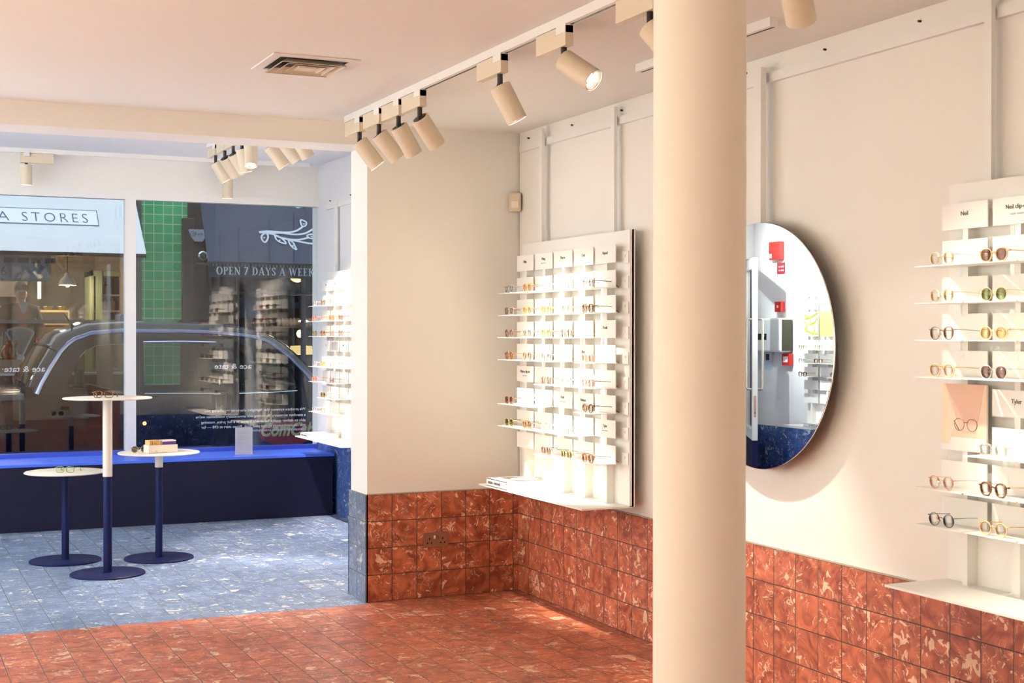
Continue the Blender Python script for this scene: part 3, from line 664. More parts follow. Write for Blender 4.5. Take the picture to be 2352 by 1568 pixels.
book('pale closed book on the shelf of the board seen in the mirror', (XL+.33, 3.0, .6595), PI, .22, .25, .03, mat('white book cover three', (.86,.85,.86), .4), 9, art2)

# ------------------------------------------------------------------ things on the tables and the bench
glasses((-2.145, 1.46, 1.1045), math.radians(72), 'square', 'tort', 'none', 'lying on the tallest table', 'eyeglasses on the tables')
glasses((-2.30, 2.06, .5935), math.radians(66), 'square', 'green', 'none', 'lying on the low round table', 'eyeglasses on the tables')
glasses((-1.83, 2.03, .7125), math.radians(-75), 'round', 'gold', 'dark', 'behind the white box on the middle table', 'eyeglasses on the tables')
bxt = thing('card_box', 'open white card box standing on the middle height table', 'box', (-1.705, 1.985, .7125), math.radians(12))
bw = mat('white carton', (.88, .78, .68), .6, noise=.03)
b4 = MB(); b4.box((-.095, -.045, 0), (.105, -.042, .052)).box((-.095, .042, 0), (.105, .045, .052)).box((-.095, -.042, 0), (-.092, .042, .052)).box((.102, -.042, 0), (.105, .042, .052)).box((-.095, -.045, 0), (.105, .045, .003)); b4.build('carton', bw, bxt)
for i in range(16):
    x = -1.705+math.cos(.21)*(-.084+.0047*i)+.0; y = 1.985+math.sin(.21)*(-.084+.0047*i)
    cc = MB().box((-.0018, -.038, 0), (.0018, .038, .080)); o = cc.build('card', mat('tan cards', (.66, .38, .15), .7, noise=.2, nscale=60) if i == 0 else bpy.data.materials['tan cards'])
    o.location = (x, y, .7156); o.rotation_euler = (0, random.uniform(-.03, .03), .21); tag(o, 'upright tan card packed in the left half of the white card box', 'card', 'tan cards in the white box')
cb = thing('carton_insert', 'white carton with a purple side band wedged in the open box', 'box', (-1.705+math.cos(.21)*.044, 1.985+math.sin(.21)*.044, .7156), math.radians(12))
MB().box((-.042, -.038, 0), (.054, .038, .078)).build('carton', bw, cb)
MB().box((-.042, -.0386, .048), (.0546, -.038, .070)).build('band', mat('purple band', (.08, .03, .20), .5), cb)
# acrylic stand on the bench
ac = thing('leaflet_stand', 'white printed sheet in an acrylic stand on the bench', 'sign', (-.665, 3.93, .512), math.radians(-10))
MB().box((-.070, -.002, .004), (.070, .002, .218)).build('sheet', mat('leaflet paper', (.74, .72, .80), .6), ac)
MB().box((-.072, -.0045, 0), (.072, -.0025, .222)).box((-.072, .0025, 0), (.072, .0045, .222)).build('acrylic', GLASS, ac)
MB().box((-.072, -.03, 0), (.072, .03, .003)).build('foot', mat('acrylic foot', (.6,.62,.75), .1), ac)
for q_, (zz_, wl_) in enumerate([(.178,.09),(.166,.08),(.142,.07),(.130,.085),(.118,.08),(.094,.05),(.082,.055),(.070,.03)]): marks('print', (-.050+wl_/2, -.0050, zz_), (1, 0, 0), (0, 0, 1), wl_, .004, GREYINK, ac, q_)

# lettering on the glass (reads from the street)
VIN, _n, _b = nodes('white vinyl'); _b.inputs['Base Color'].default_value = (.9, .9, .92, 1)
_t = _n.nodes.new('ShaderNodeBsdfTranslucent'); _t.inputs[0].default_value = (.95, .95, .97, 1); _m = _n.nodes.new('ShaderNodeMixShader'); _m.inputs[0].default_value = .5
_n.links.new(_b.outputs[0], _m.inputs[1]); _n.links.new(_t.outputs[0], _m.inputs[2]); _n.links.new(_m.outputs[0], _n.nodes['Material Output'].inputs[0])
YG = YW+.0135
def glass_text(label, s, size, x_right_px, y_px, w_px=None, **k):
    p = at(x_right_px, y_px, Y=YG)
    me = text_mesh(s, size, align='LEFT', depth=.0004, **k)
    if w_px:
        wd = at(x_right_px-w_px, y_px, Y=YG); want = abs(p.x-wd.x); cur = max(v.co.x for v in me.vertices)-min(v.co.x for v in me.vertices); sx = want/cur
    else: sx = 1
    for v in me.vertices: v.co = Vector((p.x-v.co.x*sx, YG+v.co.z, p.z+v.co.y))
    o = link('window_lettering', me, VIN); tag(o, label, 'lettering'); return o
glass_text('white vinyl shop name seen backwards on the right window pane', 'ace & tate', .062, 578, 846, 85, offset=.0008)
glass_text('white vinyl shop name seen backwards on the left window pane', 'ace & tate\u00b7', .066, 104, 853, 99, offset=.0008)
for i, (s, y, wpx) in enumerate([('We produce eyewear that highlights character \u2014 offering you', 941, 232), ("a standout accessory. By cutting out unnecessary middlemen we're", 954.5, 252), ('able to deliver quality handmade frames at a fair price, meaning', 966.5, 240), ('you can continuously update your look. Prices start at \u00a398 \u2014 for', 977.5, 240), ('opticals this includes prescription lenses', 987, 150)]):
    glass_text(f'{["top", "second", "third", "fourth", "bottom"][i]} line of small backwards vinyl text low on the right pane', s, .031, 702, y, wpx, offset=.0005)

# ------------------------------------------------------------------ things seen only in the mirror
REDP = mat('fire red plastic', (.60, .02, .015), .35)
al = thing('fire_alarm', 'red fire alarm sounder high on the wall in the mirror', 'alarm', (XL, 3.83, 2.31))
MB().box((0, -.085, -.09), (.07, .085, .09)).build('sounder_case', REDP, al, bevel=.012)
MB().box((.068, .03, -.07), (.074, .075, -.03)).build('label_plate', WHITE, al)
sg = thing('fire_sign', 'small dark red fire notice under the alarm in the mirror', 'sign', (XL, 3.80, 2.14))
MB().box((0, -.065, -.055), (.004, .065, .055)).build('plate', mat('dark red sign', (.32,.02,.03), .4), sg)
for q_ in (.008, -.028): marks('lettering', (.0046, 0, q_), (0, 1, 0), (0, 0, 1), .09, .014, WHITE, sg, 3)
cpn = thing('call_point', 'small red call point box between sign and wall unit in the mirror', 'call point', (XL, 3.79, 1.765))
MB().box((0, -.05, -.05), (.05, .05, .05)).build('case', REDP, cpn, bevel=.004); MB().box((.05, -.012, -.01), (.053, .012, .014)).build('indicator', WHITE, cpn)
ds = thing('wall_unit', 'white wall unit with dark display and dark side in the mirror', 'wall unit', (XL, 3.86, 1.49))  # white wall unit of unknown use
MB().box((0, -.24, -.165), (.13, .25, .165)).build('case', mat('white plastic', (.82,.82,.80), .35), ds, bevel=.02)
MB().box((.128, .0, -.045), (.134, .20, .015)).build('display', BLACK, ds); MB().box((.01, -.256, -.150), (.12, -.238, .150)).build('side_panel', mat('dark side plastic', (.05,.045,.02), .4), ds)
MB().box((.133, .03, -.012), (.136, .07, .0)).build('indicator', mat('green indicator', (.05,.5,.3), .4, emit=(.05,.9,.5), es=.8), ds)
c2 = thing('call_point', 'red call point with white plate under the wall unit in the mirror', 'call point', (XL, 3.66, 1.255))
MB().box((0, -.06, -.055), (.05, .06, .055)).build('case', REDP, c2, bevel=.004); MB().box((.05, -.035, -.025), (.053, .035, .03)).build('plate', WHITE, c2)
c3 = thing('key_switch', 'small grey key switch with dark insert in the mirror', 'switch', (XL, 3.98, 1.275))
MB().box((0, -.05, -.05), (.03, .05, .05)).build('case', mat('grey plastic', (.6,.62,.65), .4), c3, bevel=.004); MB().box((.03, -.025, -.03), (.034, .025, .03)).build('insert', BLACK, c3)
pp = thing('notice_sheet', 'pale blue notice sheet behind the door in the mirror', 'notice', (XL, 4.08, 1.35))
MB().box((0, -.14, -.2), (.003, .10, .25)).build('sheet', mat('pale blue sheet', (.62,.72,.85), .6), pp)
# ------------------------------------------------------------------ the street outside
RZ = -.20
ASPH = mat('asphalt', (.06,.06,.065), .85, noise=.3, nscale=30, bump=.3, bscale=150)
PAVE = mat('paving stone', (.25,.24,.23), .8, noise=.2, nscale=3)
STONE = mat('facade render', (.50,.49,.48), .8, noise=.15, nscale=2)
BRICK = mat('dark facade paint', (.10,.09,.10), .7, noise=.2, nscale=3)
DKBR = mat('dark brown paint', (.055,.036,.028), .45, noise=.1)
DARK = mat('dark interior paint', (.035,.028,.024), .7, noise=.2)
GREYM = mat('grey frame metal', (.20,.19,.20), .45, .3)
struct('ground', MB().box((-14, YW+.15, RZ-.2), (14, 10.6, RZ)), ASPH)
struct('pavement', MB().box((-14, YW+.15, RZ-.02), (14, 5.2, RZ+.09)), PAVE)
struct('pavement', MB().box((-14, 9.5, RZ-.02), (14, 10.8, RZ+.09)), PAVE)
struct('wall_outside', MB().box((-14, YW+.15, HF-.02), (14, YW+.30, 9)), BRICK)
struct('wall_outside', MB().box((XF+.20, YW+.15, RZ), (14, YW+.30, HF-.02)), BRICK)
struct('wall_outside', MB().box((-14, YW+.15, RZ), (XL-.0, YW+.30, HF-.02)), BRICK)
FY = 10.8
struct('wall_opposite', MB().box((-14, FY+.002, 3.42), (14, FY+.3, 10)), STONE)
struct('wall_opposite', MB().box((-14, FY-.05, RZ), (-.42, FY+.2, .99)), DARK)            # stall riser, left shop
struct('wall_opposite', MB().box((-.42, FY-.02, RZ), (-.315, FY+.2, 3.42)), GREYM)
# green tiled pier with pale joints
def green():
    mt, nt, b = nodes('green glazed tiles'); tc = nt.nodes.new('ShaderNodeTexCoord'); mp = nt.nodes.new('ShaderNodeMapping'); mp.inputs['Rotation'].default_value = (-PI/2, 0, 0); mp.inputs['Location'].default_value = (.281, 0, 0)
    mp.vector_type = 'POINT'
    br = nt.nodes.new('ShaderNodeTexBrick'); br.offset = 0; br.inputs['Scale'].default_value = 1; br.inputs['Brick Width'].default_value = .1215; br.inputs['Row Height'].default_value = .1215; br.inputs['Mortar Size'].default_value = .0045; br.inputs['Mortar Smooth'].default_value = .1; br.inputs['Bias'].default_value = 0
    br.inputs['Color1'].default_value = (.055, .55, .17, 1); br.inputs['Color2'].default_value = (.08, .64, .23, 1); br.inputs['Mortar'].default_value = (.70, .95, .85, 1)
    nt.links.new(tc.outputs['Object'], mp.inputs[0]); nt.links.new(mp.outputs[0], br.inputs['Vector']); nt.links.new(br.outputs['Color'], b.inputs['Base Color']); b.inputs['Roughness'].default_value = .3; return mt
struct('wall_opposite', MB().box((-.315, FY-.01, RZ), (.30, FY+.3, 3.42)), green())
struct('wall_opposite', MB().box((.27, FY-.04, RZ), (.58, FY+.3, 3.42)), DKBR)
struct('wall_opposite', MB().box((.58, FY-.02, RZ), (9, FY+.2, .75)), DKBR)
for i, x in enumerate((.92, 1.80, 2.9, 4.2)):
    struct('trim_%d' % (i+3), MB().box((x, FY-.03, .75), (x+(.03, .05, .05, .05)[i], FY+.05, 3.42)), DKBR if i == 0 else GREYM)
struct('trim_7', MB().box((.58, FY-.03, 2.02), (9, FY+.05, 2.06)), GREYM)
for x in (-3.4, -.46): struct('trim_8', MB().box((x, FY-.03, .99), (x+.045, FY+.05, 3.42)), GREYM)
sl = thing('shop_ledge', 'grey marble ledge across the window of the shop with the white awning', 'ledge')
MB().box((-6, FY-.10, 1.63), (-.42, FY+.16, 1.675)).build('ledge_top', mat('grey marble', (.30,.27,.29), .35, noise=.3, nscale=6), sl)
dsf = MB().box((-6, FY-.10, .985), (-.42, FY+.30, 1.01)).build('display_shelf', mat('pale shelf', (.45,.46,.50), .5)); tag(dsf, 'pale shelf under the jug, scale and pastries in the opposite shop window', 'shelf')
# interiors
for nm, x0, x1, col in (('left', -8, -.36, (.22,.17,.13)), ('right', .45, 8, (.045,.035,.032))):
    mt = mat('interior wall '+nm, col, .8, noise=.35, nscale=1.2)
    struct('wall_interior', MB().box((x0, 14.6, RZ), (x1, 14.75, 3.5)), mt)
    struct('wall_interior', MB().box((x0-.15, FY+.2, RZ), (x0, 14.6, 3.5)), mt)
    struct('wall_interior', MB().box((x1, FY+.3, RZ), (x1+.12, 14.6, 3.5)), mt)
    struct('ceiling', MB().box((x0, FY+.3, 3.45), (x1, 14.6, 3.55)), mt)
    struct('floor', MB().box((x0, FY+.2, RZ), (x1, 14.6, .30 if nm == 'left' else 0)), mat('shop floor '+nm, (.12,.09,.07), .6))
shop_pane = glass_mat('shop glass', (.9,.93,.95), 1.5)
struct('window_6', MB().box((-8, FY+.02, 1.675), (-.42, FY+.03, 3.42)), shop_pane)
struct('window_7', MB().box((.58, FY+.02, .75), (8, FY+.03, 3.42)), shop_pane)
# back wall bands of the left shop
st = thing('tile_band', 'pale grey tiled band along the back wall of the opposite shop', 'wall band')
MB().box((-6, 14.50, 2.05), (-1.35, 14.58, 2.75)).build('band', mat('pale tile band', (.42,.38,.40), .5, noise=.15, nscale=10), st)
ctr = thing('shop_counter', 'brown counter with golden trim inside the shop with the white awning', 'counter')
MB().box((-5, 12.9, .3), (-.95, 13.4, 1.62)).build('counter_body', mat('brown wood', (.17,.095,.04), .5, noise=.3, nscale=5), ctr)
MB().box((-1.9, 12.86, 1.80), (-.95, 13.3, 1.83)).build('glass_shelf', mat('gold trim', (.75,.58,.22), .35, .5), ctr)
MB().box((-1.9, 12.86, 1.62), (-.95, 13.3, 1.66)).build('glass_shelf', mat('gold trim two', (.60,.46,.20), .35, .5), ctr)
for x in (-1.88, -1.4, -.97): MB().box((x, 12.86, 1.66), (x+.02, 12.9, 1.80)).build('support', bpy.data.materials['gold trim'], ctr)
for i in range(5):
    o = MB().lathe([(.035, 0), (.075, .05), (.07, .055), (.03, .01)], 16).build('bowl', mat('brass bowl', (.70,.55,.18), .3, .7) if i == 0 else bpy.data.materials['brass bowl']); o.location = (-1.78+.19*i, 13.05, 1.832); tag(o, 'small brass bowl on the gold shelf inside the opposite shop', 'bowl', 'brass bowls in the opposite shop')
# pale green cabinet
cab = thing('shop_cabinet', 'pale green glazed cabinet behind the opposite shop window', 'cabinet', (0,0,0))
gc = mat('pale green cabinet paint', (.36,.42,.25), .5, noise=.06)
p0 = at(210, 640, Y=12.2); p1 = at(298, 640, Y=12.2); zt = at(240, 622, Y=12.2).z
cf = MB(); cf.box((p0.x, 12.2, .3), (p0.x+.03, 12.9, zt)).box((p1.x-.03, 12.2, .3), (p1.x, 12.9, zt)).box((p0.x, 12.2, zt-.07), (p1.x, 12.9, zt)).box((p0.x+.06, 12.19, .3), (p0.x+.14, 12.25, zt)).box((p0.x, 12.88, .3), (p1.x, 12.9, zt))
cf.build('cabinet_body', gc, cab)
for z in (1.0, 1.42, 1.80, 2.02): MB().box((p0.x+.03, 12.24, z), (p1.x-.03, 12.85, z+.02)).build('shelf', mat('cabinet shelf', (.4,.36,.36), .5) if z == 1.0 else bpy.data.materials['cabinet shelf'], cab)
for i, (dx, z, c) in enumerate(((.20, 1.82, (.35,.20,.12)), (.30, 1.82, (.6,.5,.4)), (.22, 2.04, (.15,.06,.05)), (.32, 1.44, (.62,.3,.28)), (.42, 1.44, (.55,.24,.22)), (.40, 2.04, (.12,.07,.05)))):
    o = MB().lathe([(.04, 0), (.045, .02), (.045, .12), (.02, .15), (.02, .17)], 16).build('jar', mat('jar %d' % i, c, .3)); o.location = (p0.x+dx, 12.4, z); tag(o, f'{["brown", "cream", "dark red", "pink", "rose", "black brown"][i]} jar on a shelf of the pale green cabinet', 'jar')
# pendant
pl = at(155, 655, Y=12.0)
pn = thing('pendant_lamp', 'white dome pendant lamp glowing inside the opposite shop', 'pendant lamp', (pl.x, 12.0, pl.z))
MB().lathe([(.020, .165), (.035, .15), (.045, .12), (.085, .085), (.110, .035), (.114, .0), (.110, .0), (.105, .035), (.080, .082), (.04, .118), (.005, .15)], 32, caps=False).build('lamp_shade', mat('white enamel shade', (.80,.80,.80), .35), pn, smooth=True)
MB().cyl((0,0,.16), (0,0,3.44-pl.z), .005, 8).build('cord', BLACK, pn)
MB().sphere((0,0,.005), .028).build('bulb', mat('warm bulb', (1,.8,.5), .4, emit=(1,.62,.28), es=14), pn)
def point(name, loc, e, c, r=.08, parent=None):
    L = lamp_data('POINT', name, e, c, shadow_soft_size=r); o = bpy.data.objects.new(name, L); COL.objects.link(o); o.location = loc
    if parent: o.parent = parent
    return o
point('bulb_light', (0,0,-.06), 14, (1,.72,.42), .05, pn)
tube_l = at(92, 665, Y=14.3)
tb = thing('wall_light', 'slim vertical glowing wall light behind the person in the shop', 'wall light', (tube_l.x, 14.42, tube_l.z))
MB().box((-.022,-.03,-.13), (.022,.0,.13)).build('light_tube', mat('pale tube glow', (1,1,.8), .4, emit=(.9,.9,.62), es=1.6), tb); MB().box((-.03,.0,-.15), (.03,.08,.15)).build('light_base', GREYM, tb)
shop_lights = []
for i, (x, y, e) in enumerate(((-3.6, 12.2, 26), (-1.7, 13.6, 22), (-5.6, 12.6, 26))):  # unseen lamps added to give the shop interior warm light
    cl = thing('fill_ceiling_lamp', f'added unseen ceiling lamp lighting the opposite shop, {ORD[i]}, hidden by the awning', 'ceiling lamp', (x, y, 3.45)); MB().lathe([(.14, -.05), (.15, -.0)], 24).build('lamp_disc', mat('ceiling lamp glow', (1,.9,.7), .5, emit=(1,.8,.55), es=5) if i == 0 else bpy.data.materials['ceiling lamp glow'], cl)
    point('lamp_light', (0,0,-.15), e, (1,.78,.52), .12, cl)
# menu poster in the shop window
mp0 = at(118, 583, Y=FY-.0); mp1 = at(0, 645, Y=FY-.0)
ps = thing('menu_poster', 'pale blue menu poster in the window of the shop with white awning', 'poster', (0, 0, 0))
MB().box((mp1.x-.7, FY+.045, mp1.z), (mp0.x, FY+.05, mp0.z)).build('sheet', mat('pale green poster border', (.40,.58,.62), .5), ps)
MB().box((mp1.x-.65, FY+.040, mp1.z+.04), (mp0.x-.05, FY+.045, mp0.z-.02)).build('print', mat('pale blue poster', (.48,.58,.85), .5, noise=.08), ps)
for i in range(4): MB().box((mp1.x+.05+.16*i, FY+.036, mp0.z-.12), (mp1.x+.18+.16*i, FY+.040, mp0.z-.05)).build('picture', mat('grey print block', (.20,.22,.27), .6, noise=.2, nscale=30) if i == 0 else bpy.data.materials['grey print block'], ps)
put_text('lettering', '6', .17, (mp1.x+.045, FY+.039, mp1.z+.07), (1,0,0), (0,0,1), mat('poster purple ink', (.20,.18,.36), .6), ps)
# scale, jug, basket and rolls in the lower shop window
sc0 = at(47, 800, Y=FY+.1)
scl = thing('weighing_scale', 'old fan shaped weighing scale in the lower opposite shop window', 'scale', (sc0.x, FY+.12, 1.01))
sw = mat('scale enamel', (.62,.62,.68), .3)
fanp = [(-.02, .20), (-.155, .50), (-.145, .535), (-.08, .56), (0, .568), (.08, .56), (.145, .535), (.155, .50), (.02, .20)]
MB().tube([(x, 0, z) for x, z in fanp], .013, 8, closed=True).build('fan_frame', sw, scl, smooth=True)
MB().prism([(x*.93, .004, z) for x, z in fanp], (0, .006, 0)).build('fan_glass', mat('scale dial', (.16,.24,.28), .3), scl)
MB().lathe([(.05, 0), (.09, .02), (.085, .05), (.045, .09), (.055, .15), (.05, .21), (.02, .24)], 24).build('scale_body', sw, scl, smooth=True)
MB().prism([(-.004, -.008, .22), (.004, -.008, .22), (.012, -.008, .50)], (0, -.003, 0)).build('pointer', REDP, scl)
jg = at(20, 805, Y=FY+.1)
jug = thing('stoneware_jug', 'round brown glazed jug beside the weighing scale across the street', 'jug', (jg.x, FY+.12, 1.18))
MB().lathe([(.05, 0), (.085, .04), (.095, .10), (.075, .16), (.035, .19), (.03, .23), (.038, .24)], 28).build('jug_body', mat('brown glaze', (.24,.07,.02), .25, noise=.3, nscale=12), jug, smooth=True)
MB().tube([(.07, 0, .16), (.10, 0, .20), (.075, 0, .23), (.03, 0, .225)], .009, 8).build('handle', bpy.data.materials['brown glaze'], jug)
MB().box((jg.x-.15, FY+.04, 1.01), (jg.x+.15, FY+.22, 1.18)).build('crate', mat('crate wood', (.30,.22,.16), .7, noise=.3, nscale=15)); tag(bpy.data.objects['crate'], 'low wooden crate under the round brown jug in the shop window', 'crate')
rc = [(.45,.22,.07), (.62,.48,.32), (.42,.12,.10), (.62,.58,.55), (.55,.30,.08)]
rms = [mat('pastry %d' % i, c, .6, noise=.2, nscale=30) for i, c in enumerate(rc)]
for i in range(22):
    px, py = 4+random.random()*88, 822+random.random()*22
    p = at(px, py, Y=FY+.06+.12*random.random()); r = .022+.018*random.random()
    o = MB().sphere((0,0,0), r, 10, (1, .8, .8)).build('bread_roll', rms[i % 5], smooth=True); o.location = (p.x, p.y, max(1.012+r*.8, 1.012+r*.8+ (p.z-1.03)*.3)); tag(o, 'small pastry heaped on the display shelf of the opposite shop', 'pastry', 'pastries in the opposite shop window')
bt = [((.10,.25,.22), 'green'), ((.35,.42,.52), 'pale blue'), ((.28,.10,.05), 'brown')]
for i, (px, (c, nm)) in enumerate(zip((8, 13, 82), bt)):
    p = at(px, 800, Y=FY+.16); o = MB().lathe([(.03, 0), (.034, .02), (.034, .16), (.012, .22), (.012, .28)], 16).build('bottle', mat(nm+' bottle', c, .2), smooth=True); o.location = (p.x, FY+.24, 1.19 if i < 2 else 1.01); o.scale = (1, 1, 1.2); tag(o, f'{nm} bottle standing at the back of the opposite shop window display', 'bottle')

# awnings
def awning(label, X0, X1, P_low, P_high, m_, valance=None):
    a = thing('shop_awning', label, 'awning', (0, 0, 0)); (yl, zl), (yh, zh) = P_low, P_high
    rows = []
    d = Vector((0, yh-yl, zh-zl)); n = Vector((0, -(zh-zl), yh-yl)).normalized(); n = n if n.y < 0 else -n
    MB().prism([(X0, yl, zl), (X1, yl, zl), (X1, yh, zh), (X0, yh, zh)], -n*.012).build('canopy', m_, a)
    MB().box((X0-.02, yl-.005, zl-.045), (X1, yl+.045, zl-.004)).build('front_bar', DKBR, a)
    arm = MB(); arm.tube([(X0+.02, yl+.03, zl-.03), (X0+.02, FY-.02, zl+.02)], .012, 8); arm.build('arm', DKBR, a)
    return a, n
WAW = mat('white awning cloth', (.80,.82,.84), .8, noise=.04, nscale=2, bump=.1, bscale=14)
awl, nl = awning('white shop awning with boxed lettering across the street', -8, -.41, (9.9, 2.475), (10.75, 3.24+.0), WAW)
pl0 = Vector((0, 9.9, 2.475))+nl*.004; upl = Vector((0, .85, .765)).normalized()
def onaw(px, py, off=.004): return onplane(px, py, Vector((0, 9.9, 2.475))+nl*off, nl)
A = onaw(222, 484); B = onaw(228, 519); zb1 = (A-pl0).dot(upl); zb0 = (B-pl0).dot(upl); xr = (A.x+B.x)/2
def aw(x, s, off): q = pl0+upl*s+nl*off; return (x, q.y, q.z)
MB().prism([aw(-8, zb0, .002), aw(xr, zb0, .002), aw(xr, zb1, .002), aw(-8, zb1, .002)], nl*.002).build('sign_panel', mat('white sign', (.90,.92,.95), .7), awl)
bl = MB()
for s0, s1 in ((zb0, zb0+.009), (zb1-.009, zb1)): bl.prism([aw(-8, s0, .004), aw(xr, s0, .004), aw(xr, s1, .004), aw(-8, s1, .004)], nl*.002)
bl.prism([aw(xr-.009, zb0, .004), aw(xr, zb0, .004), aw(xr, zb1, .004), aw(xr-.009, zb1, .004)], nl*.002); SBL = mat('sign blue ink', (.03,.10,.22), .7); bl.build('sign_border', SBL, awl)
tA = onaw(203, 513); tB = onaw(52, 513); me = text_mesh('STORES', .10, align='LEFT', depth=.001, space=1.35, offset=-.0015)
def place_text(me, o, right, up, width=None, height=None):
    xs = [v.co.x for v in me.vertices]; ys = [v.co.y for v in me.vertices]; sx = width/(max(xs)-min(xs)) if width else 1; sy = height/(max(ys)-min(ys)) if height else sx
    right = Vector(right).normalized(); up = Vector(up).normalized(); n = right.cross(up)
    for v in me.vertices: v.co = Vector(o)+right*(v.co.x-min(xs))*sx+up*(v.co.y-min(ys))*sy+n*v.co.z
    return me
hh = abs((onaw(130, 488)-onaw(130, 508)).dot(upl))
base = (onaw(130, 510)-pl0).dot(upl)
link('lettering', place_text(me, aw(tB.x, base, .006), (1,0,0), upl, tA.x-tB.x, hh), SBL, awl)
me = text_mesh('A', .10, align='LEFT', depth=.001, space=1.35, offset=-.0015)
xa = onaw(22, 510).x; wM = (tA.x-tB.x)*.175
link('lettering', place_text(me, aw(xa-wM, base, .006), (1,0,0), upl, wM, hh), SBL, awl)

NAW = mat('navy awning cloth', (.050,.062,.105), .85, noise=.06, nscale=2, bump=.1, bscale=14)
awr, nr = awning('dark navy shop awning with a white leafy branch across the street', .345, 8, (9.9, 2.40), (10.42, 3.27), NAW)
upr = Vector((0, .52, .87)).normalized()
MB().box((.345, 9.895, 2.205), (8, 9.90, 2.375)).build('valance', mat('navy valance', (.022,.026,.045), .85), awr)
fg = MB()
for i in range(120): fg.box((.40+.045*i, 9.885, 2.345), (.412+.045*i, 9.894, 2.372))
fg.build('valance_stitching', mat('pale stitching', (.16,.19,.24), .8), awr)
# branch motif, flat white print on the cloth
def onr(px, py): return onplane(px, py, Vector((0, 9.9, 2.40))+nr*.006, nr)
WPR = mat('white awning print', (.72,.78,.86), .8)
def zz(a, b): return 400+a/5.057, 430+b/5.057     # coordinates noted from an enlarged view
def stroke(pts, wd, mb, closed=False):
    P = [onr(*zz(*p)) for p in pts]
    # smooth
    Q = []
    n = len(P)
    rng = range(n if closed else n-1)
    for i in rng:
        p0, p1, p2, p3 = P[(i-1) % n] if closed or i > 0 else P[i], P[i], P[(i+1) % n], P[(i+2) % n] if closed or i+2 < n else P[(i+1) % n]
        for k in range(5):
            t = k/5; Q.append(.5*((2*p1)+(p2-p0)*t+(2*p0-5*p1+4*p2-p3)*t*t+(3*p1-p0-3*p2+p3)*t**3))
    if not closed: Q.append(P[-1])
    mb.tube(Q, [(wd, .002)]*len(Q), 6, closed=closed, flat=nr)
br = MB()
stroke([(985,520),(1100,510),(1300,525),(1420,505),(1490,460)], .013, br)
stroke([(990,525),(1130,530),(1250,530),(1400,548),(1520,535),(1620,480),(1690,430),(1760,360)], .013, br)
stroke([(1060,530),(1150,545),(1240,585),(1400,610),(1500,600),(1570,580)], .013, br)
stroke([(1250,590),(1400,620),(1560,650),(1700,660),(1800,662)], .013, br)
for lp in ([(1060,530),(1015,570),(1030,620),(1060,638),(1085,600),(1090,560)], [(1170,555),(1190,610),(1240,640),(1298,652),(1270,610),(1220,575)], [(1330,615),(1345,660),(1380,700),(1420,722),(1400,680),(1380,640)],
           [(1470,380),(1475,430),(1500,455),(1530,440),(1535,410),(1510,390)], [(1545,560),(1600,545),(1650,560),(1620,590),(1570,590)], [(1635,255),(1660,310),(1690,380),(1720,340),(1700,280),(1670,265)], [(1405,215),(1430,235),(1465,225),(1450,190),(1420,185)]):
    stroke(lp, .011, br, True)
for c in ((1045,585), (1225,615), (1380,680), (1505,425), (1595,570), (1685,320)):
    stroke([(c[0]-10, c[1]-8), (c[0], c[1]+4), (c[0]+10, c[1]-6)], .006, br)
br.build('branch_print', WPR, awr)
